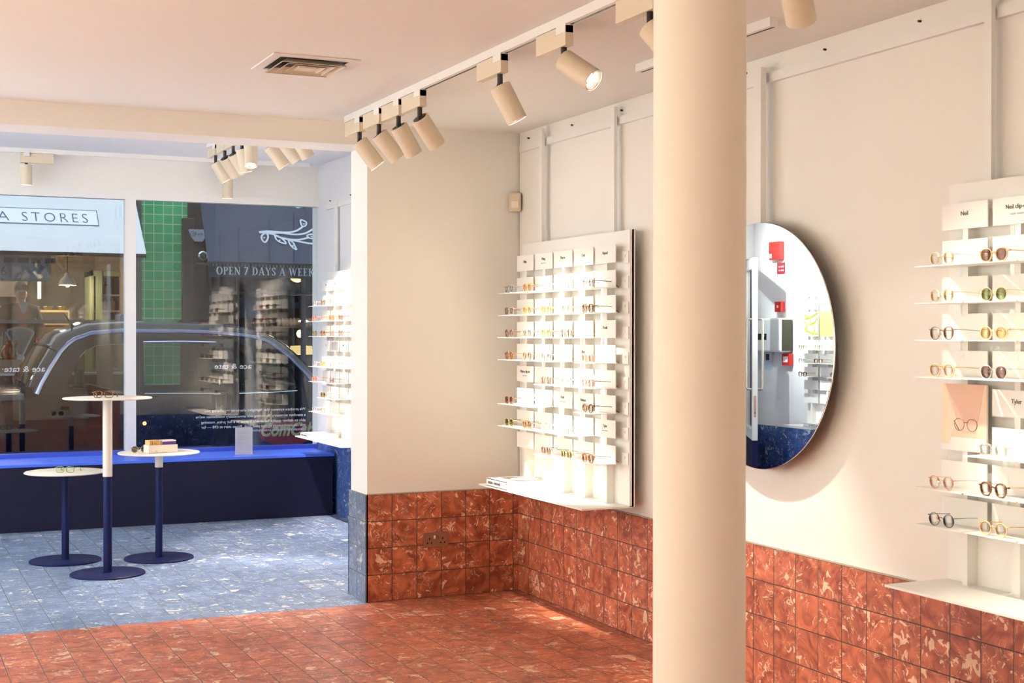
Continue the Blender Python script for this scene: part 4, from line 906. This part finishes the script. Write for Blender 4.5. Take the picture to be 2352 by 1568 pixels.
# serif lettering drawn from strokes
def glyphs():
    T, t, s = .165, .065, .055
    def q(p0, p1, w_): # slanted bar with horizontal ends
        (x0, y0), (x1, y1) = p0, p1; return [(x0-w_/2, y0), (x0+w_/2, y0), (x1+w_/2, y1), (x1-w_/2, y1)]
    def bar(x0, y0, x1, y1): return [(x0,y0),(x1,y0),(x1,y1),(x0,y1)]
    def serif(x, y, w_=.34): return bar(x-w_/2, y-(s if y > .5 else 0), x+w_/2, y+(0 if y > .5 else s))
    def bowl(cx, cy, rx, ry, a0, a1, th):
        o, i = [], []
        for k in range(19):
            a = a0+(a1-a0)*k/18; o.append((cx+rx*math.cos(a), cy+ry*math.sin(a))); i.append((cx+(rx-th)*math.cos(a), cy+(ry-t)*math.sin(a)))
        return [[o[k], o[k+1], i[k+1], i[k]] for k in range(18)]
    h = PI/2
    G = {}
    G['O'] = (.80, bowl(.40,.5,.40,.515,0,2*PI,T))
    G['P'] = (.64, [bar(.12,0,.12+T,1), serif(.2,0), bar(.0,1-s,.3,1), bar(.2,1-t,.35,1), bar(.2,.45,.35,.45+t)]+bowl(.34,.725,.29,.275,-h,h,T))
    G['E'] = (.66, [bar(.12,0,.12+T,1), bar(0,0,.58,t), bar(0,1-t,.56,1), bar(.2,.48,.44,.48+t), bar(.54,0,.60,.24), bar(.52,.78,.57,1), bar(.40,.40,.45,.62)])
    G['N'] = (.84, [bar(.12,0,.12+t,1), bar(.66,0,.66+t,1), q((.13,1),(.69,0),T*1.15), serif(.15,0,.28), serif(.69,1,.28), bar(0,1-s,.2,1)])
    G['7'] = (.56, [bar(.02,1-.12,.54,1), q((.14,0),(.49,.95),T*.95)])
    G['D'] = (.80, [bar(.12,0,.12+T,1), bar(0,0,.36,t), bar(0,1-t,.36,1)]+bowl(.34,.5,.42,.5,-h,h,T))
    G['A'] = (.82, [q((.12,0),(.40,1),t), q((.68,0),(.40,1),T), bar(.22,.30,.56,.30+t), serif(.12,0,.24), serif(.68,0,.32)])
    G['Y'] = (.78, [bar(.32,0,.32+T,.48), q((.40,.42),(.12,1),T), q((.40,.42),(.66,1),t), serif(.40,0,.34), serif(.12,1,.32), serif(.66,1,.24)])
    G['S'] = (.56, bowl(.28,.73,.24,.275,.35,PI+.25,.13)+bowl(.28,.27,.25,.285,PI+.35,2*PI+.2,.13)+[[(.05,.68),(.17,.72),(.52,.34),(.40,.24)], bar(.46,.72,.50,1), bar(.05,0,.09,.30)])
    G['W'] = (1.10, [q((.32,0),(.12,1),T), q((.32,0),(.56,1),t), q((.76,0),(.54,1),T), q((.76,0),(.98,1),t), serif(.12,1,.30), serif(.54,1,.26), serif(.98,1,.22)])
    G['K'] = (.82, [bar(.12,0,.12+T,1), serif(.2,0), serif(.2,1), q((.28,.44),(.64,1),t), [(.33,.56),(.45,.66),(.82,0),(.60,0)], serif(.64,1,.26), serif(.70,0,.26)])
    G[' '] = (.34, [])
    return G
def serif_text(s, o, wd, ht, mt, parent, gap=.06):
    G = glyphs(); tot = sum(G[c][0]+gap for c in s)-gap; sx = wd/tot; mb = MB(); x = 0
    for c in s:
        for poly in G[c][1]: mb.prism([(o[0]+(x+u)*sx, o[1], o[2]+v*ht) for u, v in poly], (0, -.003, 0))
        x += G[c][0]+gap
    return mb.build('lettering', mt, parent)
ta = at(497, 631, Y=9.89); tb_ = at(722, 633, Y=9.89); th = at(500, 613, Y=9.89)
serif_text('OPEN 7 DAYS A WEEK', (ta.x, 9.893, (ta.z+tb_.z)/2+.0), tb_.x-ta.x, th.z-ta.z, WPR, awr)
# meter box, shield sign and round lamp on the dark pier
mb_ = at(419, 500, Y=FY-.12); 
ebx = thing('meter_box', 'dark brown box casing on the pier beside the green tiles', 'box'); MB().box((mb_.x, FY-.12, .9), (.335, FY-.04, mb_.z)).build('casing', DKBR, ebx, bevel=.01)
s0 = at(433, 526, Y=FY-.13); s1 = at(472, 555, Y=FY-.13)
sh = thing('alarm_plate', 'white shield shaped alarm plate with printed mark on the dark pier', 'alarm plate')
MB().prism([(s0.x, FY-.135, s0.z-.01), (s0.x+.015, FY-.135, s0.z), (s1.x-.015, FY-.135, s0.z), (s1.x, FY-.135, s0.z-.03), (s1.x-.01, FY-.135, s0.z-.11), (s1.x-.04, FY-.135, s1.z), (s0.x+.08, FY-.135, s1.z), (s0.x+.03, FY-.135, s0.z-.09)], (0, .015, 0)).build('plate', mat('alarm plate white', (.55,.60,.75), .4), sh)
put_text('lettering', 'ATech', .052, ((s0.x+s1.x)/2+.005, FY-.136, s0.z-.075), (1,0,0), (0,0,1), SBL, sh)
MB().ring([(s0.x+.055+.035*math.cos(a), FY-.136, s0.z-.06+.035*math.sin(a)) for a in [2*PI*i/20 for i in range(20)]], [(s0.x+.055+.029*math.cos(a), FY-.136, s0.z-.06+.029*math.sin(a)) for a in [2*PI*i/20 for i in range(20)]], (0,-.002,0)).build('mark', SBL, sh)
c0 = at(466, 587, Y=FY-.14)
rl = thing('round_lamp', 'round metal rimmed lamp on the dark pier under the alarm plate', 'lamp', (c0.x, FY-.12, c0.z))
MB().lathe([(.055, 0), (.06, .02), (.045, .035)], 28, (0,0,0), (0,-1,0), caps=True).build('rim', CHROME, rl, smooth=True); MB().sphere((0,-.03,0), .030, 16).build('lens', BLACK, rl)

# right shop: poster, lamps, counter
q0 = at(545, 682, Y=FY+.05); q1 = at(598, 730, Y=FY+.05)
po = thing('window_poster', 'pale blue printed poster behind the window of the navy awning shop', 'poster'); MB().box((q0.x, FY+.04, q1.z), (q1.x, FY+.045, q0.z)).build('sheet', mat('pale blue poster two', (.26,.34,.44), .6, noise=.25, nscale=9), po); MB().box((q1.x-.10, FY+.036, q1.z+.09), (q1.x-.01, FY+.04, q1.z+.15)).build('blue_block', mat('blue print', (.04,.13,.32), .6), po)
def glow(name, label, px, py, Y, prof, es, col, e):
    p = at(px, py, Y=Y); g = thing(name, label, 'lamp', tuple(p)); MB().lathe(prof, 28).build('lamp_shade', mat(name+' glow '+str(px), col, .5, emit=col, es=es), g, smooth=True)
    MB().cyl((0,0,prof[-1][1]), (0,0,3.44-p.z), .004, 6).build('cord', BLACK, g)
    point('lamp_light', (0,0,-.12), e, (1,.65,.35), .06, g)
glow('pendant_lamp', 'amber scalloped shade glowing under the navy valance', 683, 640, 12, [(.02,-.05), (.07,-.03), (.10,0), (.10,.04), (.03,.05)], 1.4, (.95,.42,.16), 5)
glow('pendant_lamp', 'flat bright disc shaped shade glowing in the navy awning shop', 697, 737, 12.5, [(.02,-.018), (.07,-.010), (.075,0), (.05,.012), (.01,.02)], 5, (1,.72,.42), 5)
glow('pendant_lamp', 'small round globe lamp glowing beside the cab roof', 689, 766, 13, [(.01,-.055), (.035,-.045), (.055,0), (.035,.045), (.01,.055)], 3.0, (1,.70,.30), 5)
glow('pendant_lamp', 'wide golden drum shade glowing low in the navy awning shop', 692, 804, 11.5, [(.14,-.06), (.16,-.058), (.15,.06), (.02,.065)], .9, (.75,.52,.22), 4)
tc_ = thing('display_counter', 'teal glass counter in the navy awning shop', 'counter'); MB().box((.9, 11.6, 0), (1.7, 12.2, .95)).build('counter_body', DARK, tc_); MB().box((.9, 11.58, .95), (1.7, 12.2, 1.18)).build('glass_case', mat('teal glass case', (.05,.22,.26), .2, noise=.3, nscale=8), tc_)
for i in range(9):
    p = at(640+9*i, 730+random.uniform(-4, 6), Y=13.2); o = MB().lathe([(.03, 0), (.04, .05), (.038, .09), (.02, .12)], 12).build('glass_tumbler', mat('tumbler', (.42,.42,.46), .15) if i == 0 else bpy.data.materials['tumbler']); o.location = (p.x, 13.2, 1.62); tag(o, 'glass tumbler on the dark back shelf of the navy awning shop', 'glass', 'tumblers in the navy awning shop')
bs = thing('back_shelf', 'dark back shelf holding glass tumblers in the navy awning shop', 'shelf'); MB().box((1.4, 13.0, 1.59), (3.4, 13.4, 1.62)).build('shelf_board', DARK, bs)
for x in (1.45, 3.3): MB().box((x, 13.05, 0), (x+.04, 13.35, 1.59)).build('upright', DARK, bs)
for i, (x, z, w_, h_) in enumerate(((2.35, 1.9, .3, .75), (2.5, 2.0, .2, .12), (.75, 1.2, .10, 1.4))):
    o = MB().box((x, 13.9, z), (x+w_, 13.93, z+h_)).build('wall_panel', mat('blue wall panel %d' % i, ((.05,.10,.20), (.08,.14,.26), (.18,.15,.09))[i], .6)); tag(o, ['tall blue panel on the back wall of the navy awning shop', 'small blue panel beside the tall one in the dark shop', 'narrow ochre panel at the left of the dark shop'][i], 'panel')

# ------------------------------------------------------------------ person in the opposite shop
def skin_mesh(name, V, E, R_, sub=2):
    me = bpy.data.meshes.new(name); me.from_pydata(V, E, []); o = bpy.data.objects.new(name, me); COL.objects.link(o)
    md = o.modifiers.new('s', 'SKIN'); md.use_smooth_shade = True
    for i, r in enumerate(R_): me.skin_vertices[0].data[i].radius = r if isinstance(r, tuple) else (r, r)
    me.skin_vertices[0].data[0].use_root = True
    sb = o.modifiers.new('u', 'SUBSURF'); sb.levels = sub; sb.render_levels = sub
    dg = bpy.context.evaluated_depsgraph_get(); out = bpy.data.meshes.new_from_object(o.evaluated_get(dg)); bpy.data.objects.remove(o); out.name = name; out.materials.clear(); return out
hp = at(47, 672, Y=11.75)
pr = thing('person', 'person in orange v-neck and dark jacket standing inside the opposite shop', 'person', (hp.x, 11.75, .30), math.radians(12))
HZ = hp.z-.30        # eye height above the shop floor
SK = mat('skin', (.48,.26,.19), .55, noise=.08, nscale=30)
S_ = HZ+.12; k = S_/1.75
V = [(0,0,.98*k),(0,0,1.20*k),(0,-.01,1.40*k),(0,-.01,1.50*k),(0,-.02,1.56*k),(0,-.03,HZ-.03),(0,-.02,HZ+.04),
     (.17,-.01,1.42*k),(.24,-.03,1.18*k),(.18,-.22,1.06*k),(.12,-.34,1.04*k),(-.17,-.01,1.42*k),(-.25,-.04,1.18*k),(-.18,-.24,1.08*k),(-.10,-.34,1.05*k),
     (.10,0,.92*k),(.11,-.01,.50*k),(.11,.01,.09*k),(.12,-.10,.03*k),(-.10,0,.92*k),(-.11,-.01,.50*k),(-.11,.01,.09*k),(-.12,-.10,.03*k)]
E_ = [(0,1),(1,2),(2,3),(3,4),(4,5),(5,6),(2,7),(7,8),(8,9),(9,10),(2,11),(11,12),(12,13),(13,14),(0,15),(15,16),(16,17),(17,18),(0,19),(19,20),(20,21),(21,22)]
R_ = [(.14,.10),(.14,.10),(.15,.10),.06,.055,(.078,.094),(.086,.104),.06,.05,.04,.032,.06,.05,.04,.032,.09,.065,.05,.04,.09,.065,.05,.04]
body = skin_mesh('body', V, E_, R_); link('body', body, SK, pr)
def inflate(sel, amt, name, mt, base=body):
    me = base.copy(); bm = bmesh.new(); bm.from_mesh(me); bm.normal_update()
    for v in bm.verts: v.co += v.normal*amt
    bmesh.ops.delete(bm, geom=[f for f in bm.faces if not sel(f.calc_center_median())], context='FACES'); bm.to_mesh(me); bm.free(); me.materials.clear(); me.name = name
    return link(name, me, mt, pr)
inflate(lambda c: .92*k < c.z < 1.50*k and abs(c.x) < .16, .012, 'jumper', mat('orange jumper', (.50,.09,.035), .85, noise=.1))
inflate(lambda c: .80*k < c.z < 1.505*k and (c.y > -.03 or abs(c.x) > .085) and c.y > -.31, .026, 'jacket', mat('dark jacket', (.045,.025,.028), .85, noise=.2))
inflate(lambda c: c.z < .95*k and c.z > .08*k and abs(c.x) < .25 and c.y > -.12, .014, 'trousers', mat('dark trousers', (.02,.022,.03), .85))
inflate(lambda c: c.z <= .09*k, .016, 'shoe', mat('black leather', (.015,.013,.012), .4))
MB().prism([(-.065,-.125,1.52*k), (.065,-.125,1.52*k), (.012,-.150,1.38*k), (-.012,-.150,1.38*k)], (0, .02, 0)).build('shirt', mat('pale shirt', (.55,.55,.68), .8), pr)
hd = MB(); hd.sphere((0,-.012,HZ+.050), .102, 20, (.86,1.0,.98)); 
hair = hd.mesh('hair'); bm = bmesh.new(); bm.from_mesh(hair); bmesh.ops.delete(bm, geom=[f for f in bm.faces if f.calc_center_median().z < HZ-.01 or (f.calc_center_median().y < -.045 and f.calc_center_median().z < HZ+.095)], context='FACES'); bm.to_mesh(hair); bm.free()
link('hair', hair, mat('grey brown hair', (.22,.17,.18), .8, noise=.3, nscale=60), pr, smooth=True)
face = MB(); face.prism([(-.010,-.118,HZ-.035), (.010,-.118,HZ-.035), (.005,-.110,HZ+.015), (-.005,-.110,HZ+.015)], (0,.02,0)); face.tube([(-.028,-.108,HZ-.065), (0,-.114,HZ-.067), (.028,-.108,HZ-.065)], .005, 6)
for s in (-1, 1): face.tube([(s*.045,-.095,HZ+.022), (s*.02,-.110,HZ+.024)], .004, 6); face.sphere((s*.080,-.01,HZ-.005), .022, 10, (.3,.7,1.2))
face.build('nose_mouth_and_ears', mat('skin shade', (.40,.19,.14), .5), pr, smooth=True)
ey = MB()
for s in (-1, 1): ey.sphere((s*.032,-.104,HZ+.005), .0055, 10, (1.1,.6,.6))
ey.build('eyes', BLACK, pr)
# fingers: five per hand, resting on the counter edge
for s, w_ in ((1, (.12,-.34,1.04*k)), (-1, (-.10,-.34,1.05*k))):
    for i in range(5):
        a = (i-2)*.016; L_ = (.05, .07, .078, .072, .058)[i] if s > 0 else (.058, .072, .078, .07, .05)[i]
        MB().tube([(w_[0]+a, w_[1]-.015, w_[2]), (w_[0]+a*1.3, w_[1]-.02-L_*.55, w_[2]+.004), (w_[0]+a*1.35, w_[1]-.02-L_, w_[2]-.014)], [.010,.009,.007], 8).build('finger', SK, pr, smooth=True)
ct2 = thing('shop_worktop', 'dark worktop in front of the person in the orange jumper', 'worktop'); MB().box((hp.x-.9, 11.25, 1.30), (hp.x+.7, 11.55, 1.34)).build('top', DARK, ct2); MB().box((hp.x-.85, 11.28, .3), (hp.x+.65, 11.5, 1.30)).build('front', DARK, ct2)

# ------------------------------------------------------------------ the cab
CAR = mat('black cab paint', (.006,.007,.013), .12, spec=.45)
CGL = glass_mat('cab glass', (.80,.84,.82), 1.32)
TRIM = mat('cab bright trim', (.55,.58,.65), .18, 1)
RUB = mat('rubber', (.015,.015,.015), .7)
YN, YF = 5.78, 7.72; YM = (YN+YF)/2
cb_ = thing('taxi_cab', 'black London style taxi cab parked outside the shop window', 'taxi', (0, 0, 0))
def tumble(z): return max(0, z-.93)*.16
Epx = [(84,905),(95,880),(115,845),(138,808),(155,790),(172,778),(210,765),(279,759),(350,760.5),(414,760.5),(470,762),(530,767),(571,771),(609,780),(635,796),(664,819),(702,857),(735,897)]
Mpx = [(42,872),(52,852),(73,822),(95,790),(115,766),(138,756),(190,739),(265,734),(345,733),(410,733),(480,737),(548,746),(592,757),(626,774),(650,792),(678,818),(714,855),(745,890)]
Epts = []
for px, py in Epx:
    p = at(px, py, Y=YN); p = at(px, py, Y=YN+tumble(p.z)); Epts.append(p)
Mpts = [at(px, py, Y=YM-.25) for px, py in Mpx]
def section(i, n=17):
    a, mm = Epts[i], Mpts[i]; b_ = Vector((a.x, YN+YF-a.y, a.z)); out = []
    for k in range(n):
        t = k/(n-1); u = 2*t-1; wgt = (1-abs(u)**2.6)**(1/1.6) if abs(u) < 1 else 0
        y = a.y+(b_.y-a.y)*t
        out.append(Vector((a.x+(mm.x-a.x)*wgt, y, a.z+(mm.z-a.z)*wgt)))
    return out
secs = [section(i) for i in range(len(Epts))]
MB().grid(secs[3:13]).build('roof', CAR, cb_, smooth=True)
MB().grid(secs[0:4]).build('windscreen', CGL, cb_, smooth=True)
MB().grid(secs[12:]).build('rear_window', CGL, cb_, smooth=True)
rl_ = MB(); rl_.tube([s[8] for s in secs[3:4]]+[secs[3][8]+Vector((.01,0,0))], .002, 4)
# windscreen pillars and frame
pf = MB(); pf.tube([Epts[i]+Vector((0,.0,.0)) for i in range(0, 5)], .030, 8); pf.tube([Vector((Epts[i].x, YN+YF-Epts[i].y, Epts[i].z)) for i in range(0, 5)], .030, 8); pf.tube(secs[3], .018, 8); pf.build('windscreen_frame', CAR, cb_, smooth=True)
def side_outline():
    return [(p.x, p.z) for p in Epts]+[(Epts[-1].x+.35, .60), (Epts[0].x, .60)]
def wpx(lst): return [(at(px, py, Y=YN+.03).x, at(px, py, Y=YN+.03).z) for px, py in lst]
W1 = wpx([(158,893),(157,875),(184,820),(199,805),(222,794),(245,791.5),(290,789),(290,898),(210,896)])
W2 = wpx([(331,788),(499,787),(503,792),(505,902),(331,902)])
W3 = wpx([(548,900),(540,800),(546,791),(600,795),(630,812),(655,840),(672,866),(678,880),(676,896)])
for far in (0, 1):
    yy = lambda u, v, w_, far=far: Vector((u, (YN+tumble(v)+w_+.012) if not far else (YN+YF-YN-tumble(v)-w_-.012), v)) if not far else Vector((u, YF-tumble(v)-w_-.012, v))
    me = filled([side_outline(), W1, W2, W3], .03, yy); link('greenhouse_side', me, CAR, cb_)
    for W_ in (W1, W2, W3):
        me = filled([W_], .004, yy); link('side_window', me, CGL, cb_)
def trimline(lst, r=.007, z0=YN+.0):
    P = [at(px, py, Y=YN+.02) for px, py in lst]; return MB().tube([Vector((p.x, YN+tumble(p.z)-.008, p.z)) for p in P], r, 6)
g = MB(); g.tube([e+Vector((0,-.012,0)) for e in Epts], [.022]*5+[.020]*3+[.016]*10, 8); g.build('gutter', mat('cab gutter sky glint', (.62,.70,.95), .28, .9), cb_, smooth=True)  # pale blue colour stands in for sky reflected along the gutter
trimline([(184,820),(199,805),(222,794),(245,791.5),(290,789)], .0045).build('window_trim', TRIM, cb_)
trimline([(331,785.5),(420,784.5),(499,786)], .009).build('window_trim', TRIM, cb_)
trimline([(331,903),(420,903),(505,903)], .004).build('window_trim', TRIM, cb_)
trimline([(548,903),(620,901),(681,897)], .005).build('window_trim', TRIM, cb_)
# lower body
xr_, xf_ = 1.42, -3.35
def lowside(u, v, w_): return Vector((u, YN+w_-.0+.012+.04*max(0,(.30-v)), v))
def arch(cx, r=.37, cz=.10): return [(cx+r*math.cos(a), cz+r*math.sin(a)) for a in [PI*i/16 for i in range(17)]]
fw, rw = -2.78, .30+.0
rw = fw+2.89
low = [(xf_, .05), (fw-.37, .05)]+[p for p in arch(fw)[::-1]]+[(fw+.37, .05), (rw-.37, .05)]+[p for p in arch(rw)[::-1]]+[(rw+.37, .05), (xr_, .12), (xr_+.05, .5), (xr_-.02, .80), (Epts[-1].x+.25, .93), (Epts[-1].x, .952), (Epts[0].x+.1, .952), (Epts[0].x-.15, .90), (xf_+.35, .80), (xf_+.05, .62)]
for far in (0, 1):
    me = filled([low], .03, (lambda u, v, w_: lowside(u, v, w_)) if not far else (lambda u, v, w_: Vector((u, YN+YF-lowside(u, v, w_).y, v)))); link('side_panel', me, CAR, cb_)
# front wings and bonnet
rows = []
for i in range(9):
    t = i/8; x = Epts[0].x-.10+(xf_+.05-Epts[0].x+.10)*t; zt_ = .955-.10*t**2-.10*t**5; row = []
    for j in range(21):
        u = j/20*2-1; y = YM+(YF-YN)/2*u
        zc = zt_+.055*(1-t*.5)*math.cos(u*PI/2*1.0)**1.2-.02*math.exp(-((abs(u)-.72)/.09)**2)-(.05*max(0, abs(u)-.88)/.12)
        row.append((x, y, zc))
    rows.append(row)
MB().grid(rows).build('bonnet', CAR, cb_, smooth=True)
MB().box((xf_-.0, YN+.05, .05), (xf_+.06, YF-.05, .66)).build('front_grille', mat('cab grille', (.12,.12,.13), .3, .7), cb_)
MB().box((xf_-.08, YN-.0, .08), (xf_+.02, YF+.0, .30)).build('bumper', RUB, cb_)
for y in (YN+.22, YF-.22): MB().lathe([(.10, 0), (.10, .03), (.06, .06)], 24, (xf_, y, .50), (-1,0,0)).build('headlamp', mat('headlamp glass', (.7,.7,.7), .1, .3) if y < YM else bpy.data.materials['headlamp glass'], cb_)
MB().box((xr_-.06, YN+.04, .08), (xr_+.04, YF-.04, .90)).build('tailgate', CAR, cb_)
MB().box((xf_+.3, YN+.06, .04), (xr_-.1, YF-.06, .10)).build('underbody', RUB, cb_)
MB().box((-1.45, YN+.10, .10), (-1.40, YF-.10, .98)).build('partition', DARK, cb_)
for y in (YN+.28, YM+.42):
    s_ = MB(); s_.box((-2.05, y, .35), (-1.55, y+.46, .50)).box((-1.72, y, .45), (-1.60, y+.46, .98)).box((-1.70, y+.12, 1.0), (-1.63, y+.34, 1.16)); s_.build('front_seat', RUB, cb_, bevel=.02)
s_ = MB(); s_.box((.05, YN+.15, .3), (.55, YF-.15, .50)).box((.48, YN+.15, .5), (.62, YF-.15, .98)); s_.build('rear_seat', RUB, cb_, bevel=.02)
for x in (fw, rw):
    for s, y in ((-1, YN+.02), (1, YF-.02)):
        wh = MB().lathe([(.20, -.0), (.30, .0), (.33, .03), (.33, .17), (.30, .20), (.20, .20)], 36, (x, y, RZ+.33), (0, -s, 0) if False else (0, 1 if s < 0 else -1, 0)).build('wheel', RUB, cb_, smooth=True)
        MB().lathe([(.20, -.01), (.19, .01), (.06, .02), (.0, .015)], 28, (x, y, RZ+.33), (0, 1 if s < 0 else -1, 0)).build('hubcap', TRIM, wh, smooth=True)
an0 = at(168, 752, Y=YM-.3); an1 = at(160, 740, Y=YM-.3); an2 = at(146, 718, Y=YM-.3)
a_ = MB().prism([tuple(at(160,742,Y=YM-.31)), tuple(at(171,746,Y=YM-.31)), tuple(at(166,758,Y=YM-.31))], (0,.03,0)); a_.tube([at(163,743,Y=YM-.3), an2], [.012,.004], 6); a_.build('aerial', BLACK, cb_)
tl = at(283, 735, Y=YM); MB().box((tl.x-.055, YM-.2, tl.z-.02), (tl.x+.055, YM+.2, tl.z+.06)).build('roof_sign', mat('roof sign dark', (.06,.07,.14), .3), cb_, bevel=.02)
nb = at(221, 742, Y=YM-.3); MB().sphere(tuple(nb), .014, 8, (1,1,1.4)).build('washer_jet', BLACK, cb_)
# decal
dc = at(660, 988, Y=YN-.008); rx = abs(at(726,988,Y=YN).x-at(594,988,Y=YN).x)/2; rzz = .125
MB().lathe([(1, 0), (1, .003)], 48, (0,0,0), (0,-1,0)).build('door_decal', mat('red decal', (.22,.012,.02), .4), cb_)
o = [c for c in cb_.children if c.name.startswith('door_decal')][0]
for v in o.data.vertices: v.co = Vector((dc.x+v.co.x*rx, YN-.006+v.co.y, dc.z-.02+v.co.z*rzz))
me = text_mesh('ComCab', .1, depth=.001, shear=.3, offset=.003)
L0, L1 = at(600, 1003, Y=YN-.011), at(722, 1003, Y=YN-.011)
link('decal_lettering', place_text(me, (L0.x, YN-.012, at(660,1001,Y=YN).z), (1,0,0), (0,0,1), L1.x-L0.x, .135), mat('pale green decal ink', (.50,.60,.38), .5), o)
rp_ = at(332, 972, Y=YN); MB().lathe([(.018,0),(.014,.012)], 16, (rp_.x, YN-.003, rp_.z), (0,-1,0)).build('side_indicator', mat('amber indicator', (.9,.25,.06), .3, emit=(1,.30,.08), es=2.5), cb_)
dh = at(445, 935, Y=YN); MB().box((dh.x-.07, YN-.03, dh.z-.012), (dh.x+.07, YN-.002, dh.z+.012)).build('door_handle', BLACK, cb_, bevel=.005)
sw_ = MB()
for X_ in (at(312,0,Y=YN).x, at(522,0,Y=YN).x): sw_.box((X_-.003, YN-.004, .12), (X_+.003, YN+.002, .93))
sw_.build('door_seam', BLACK, cb_)
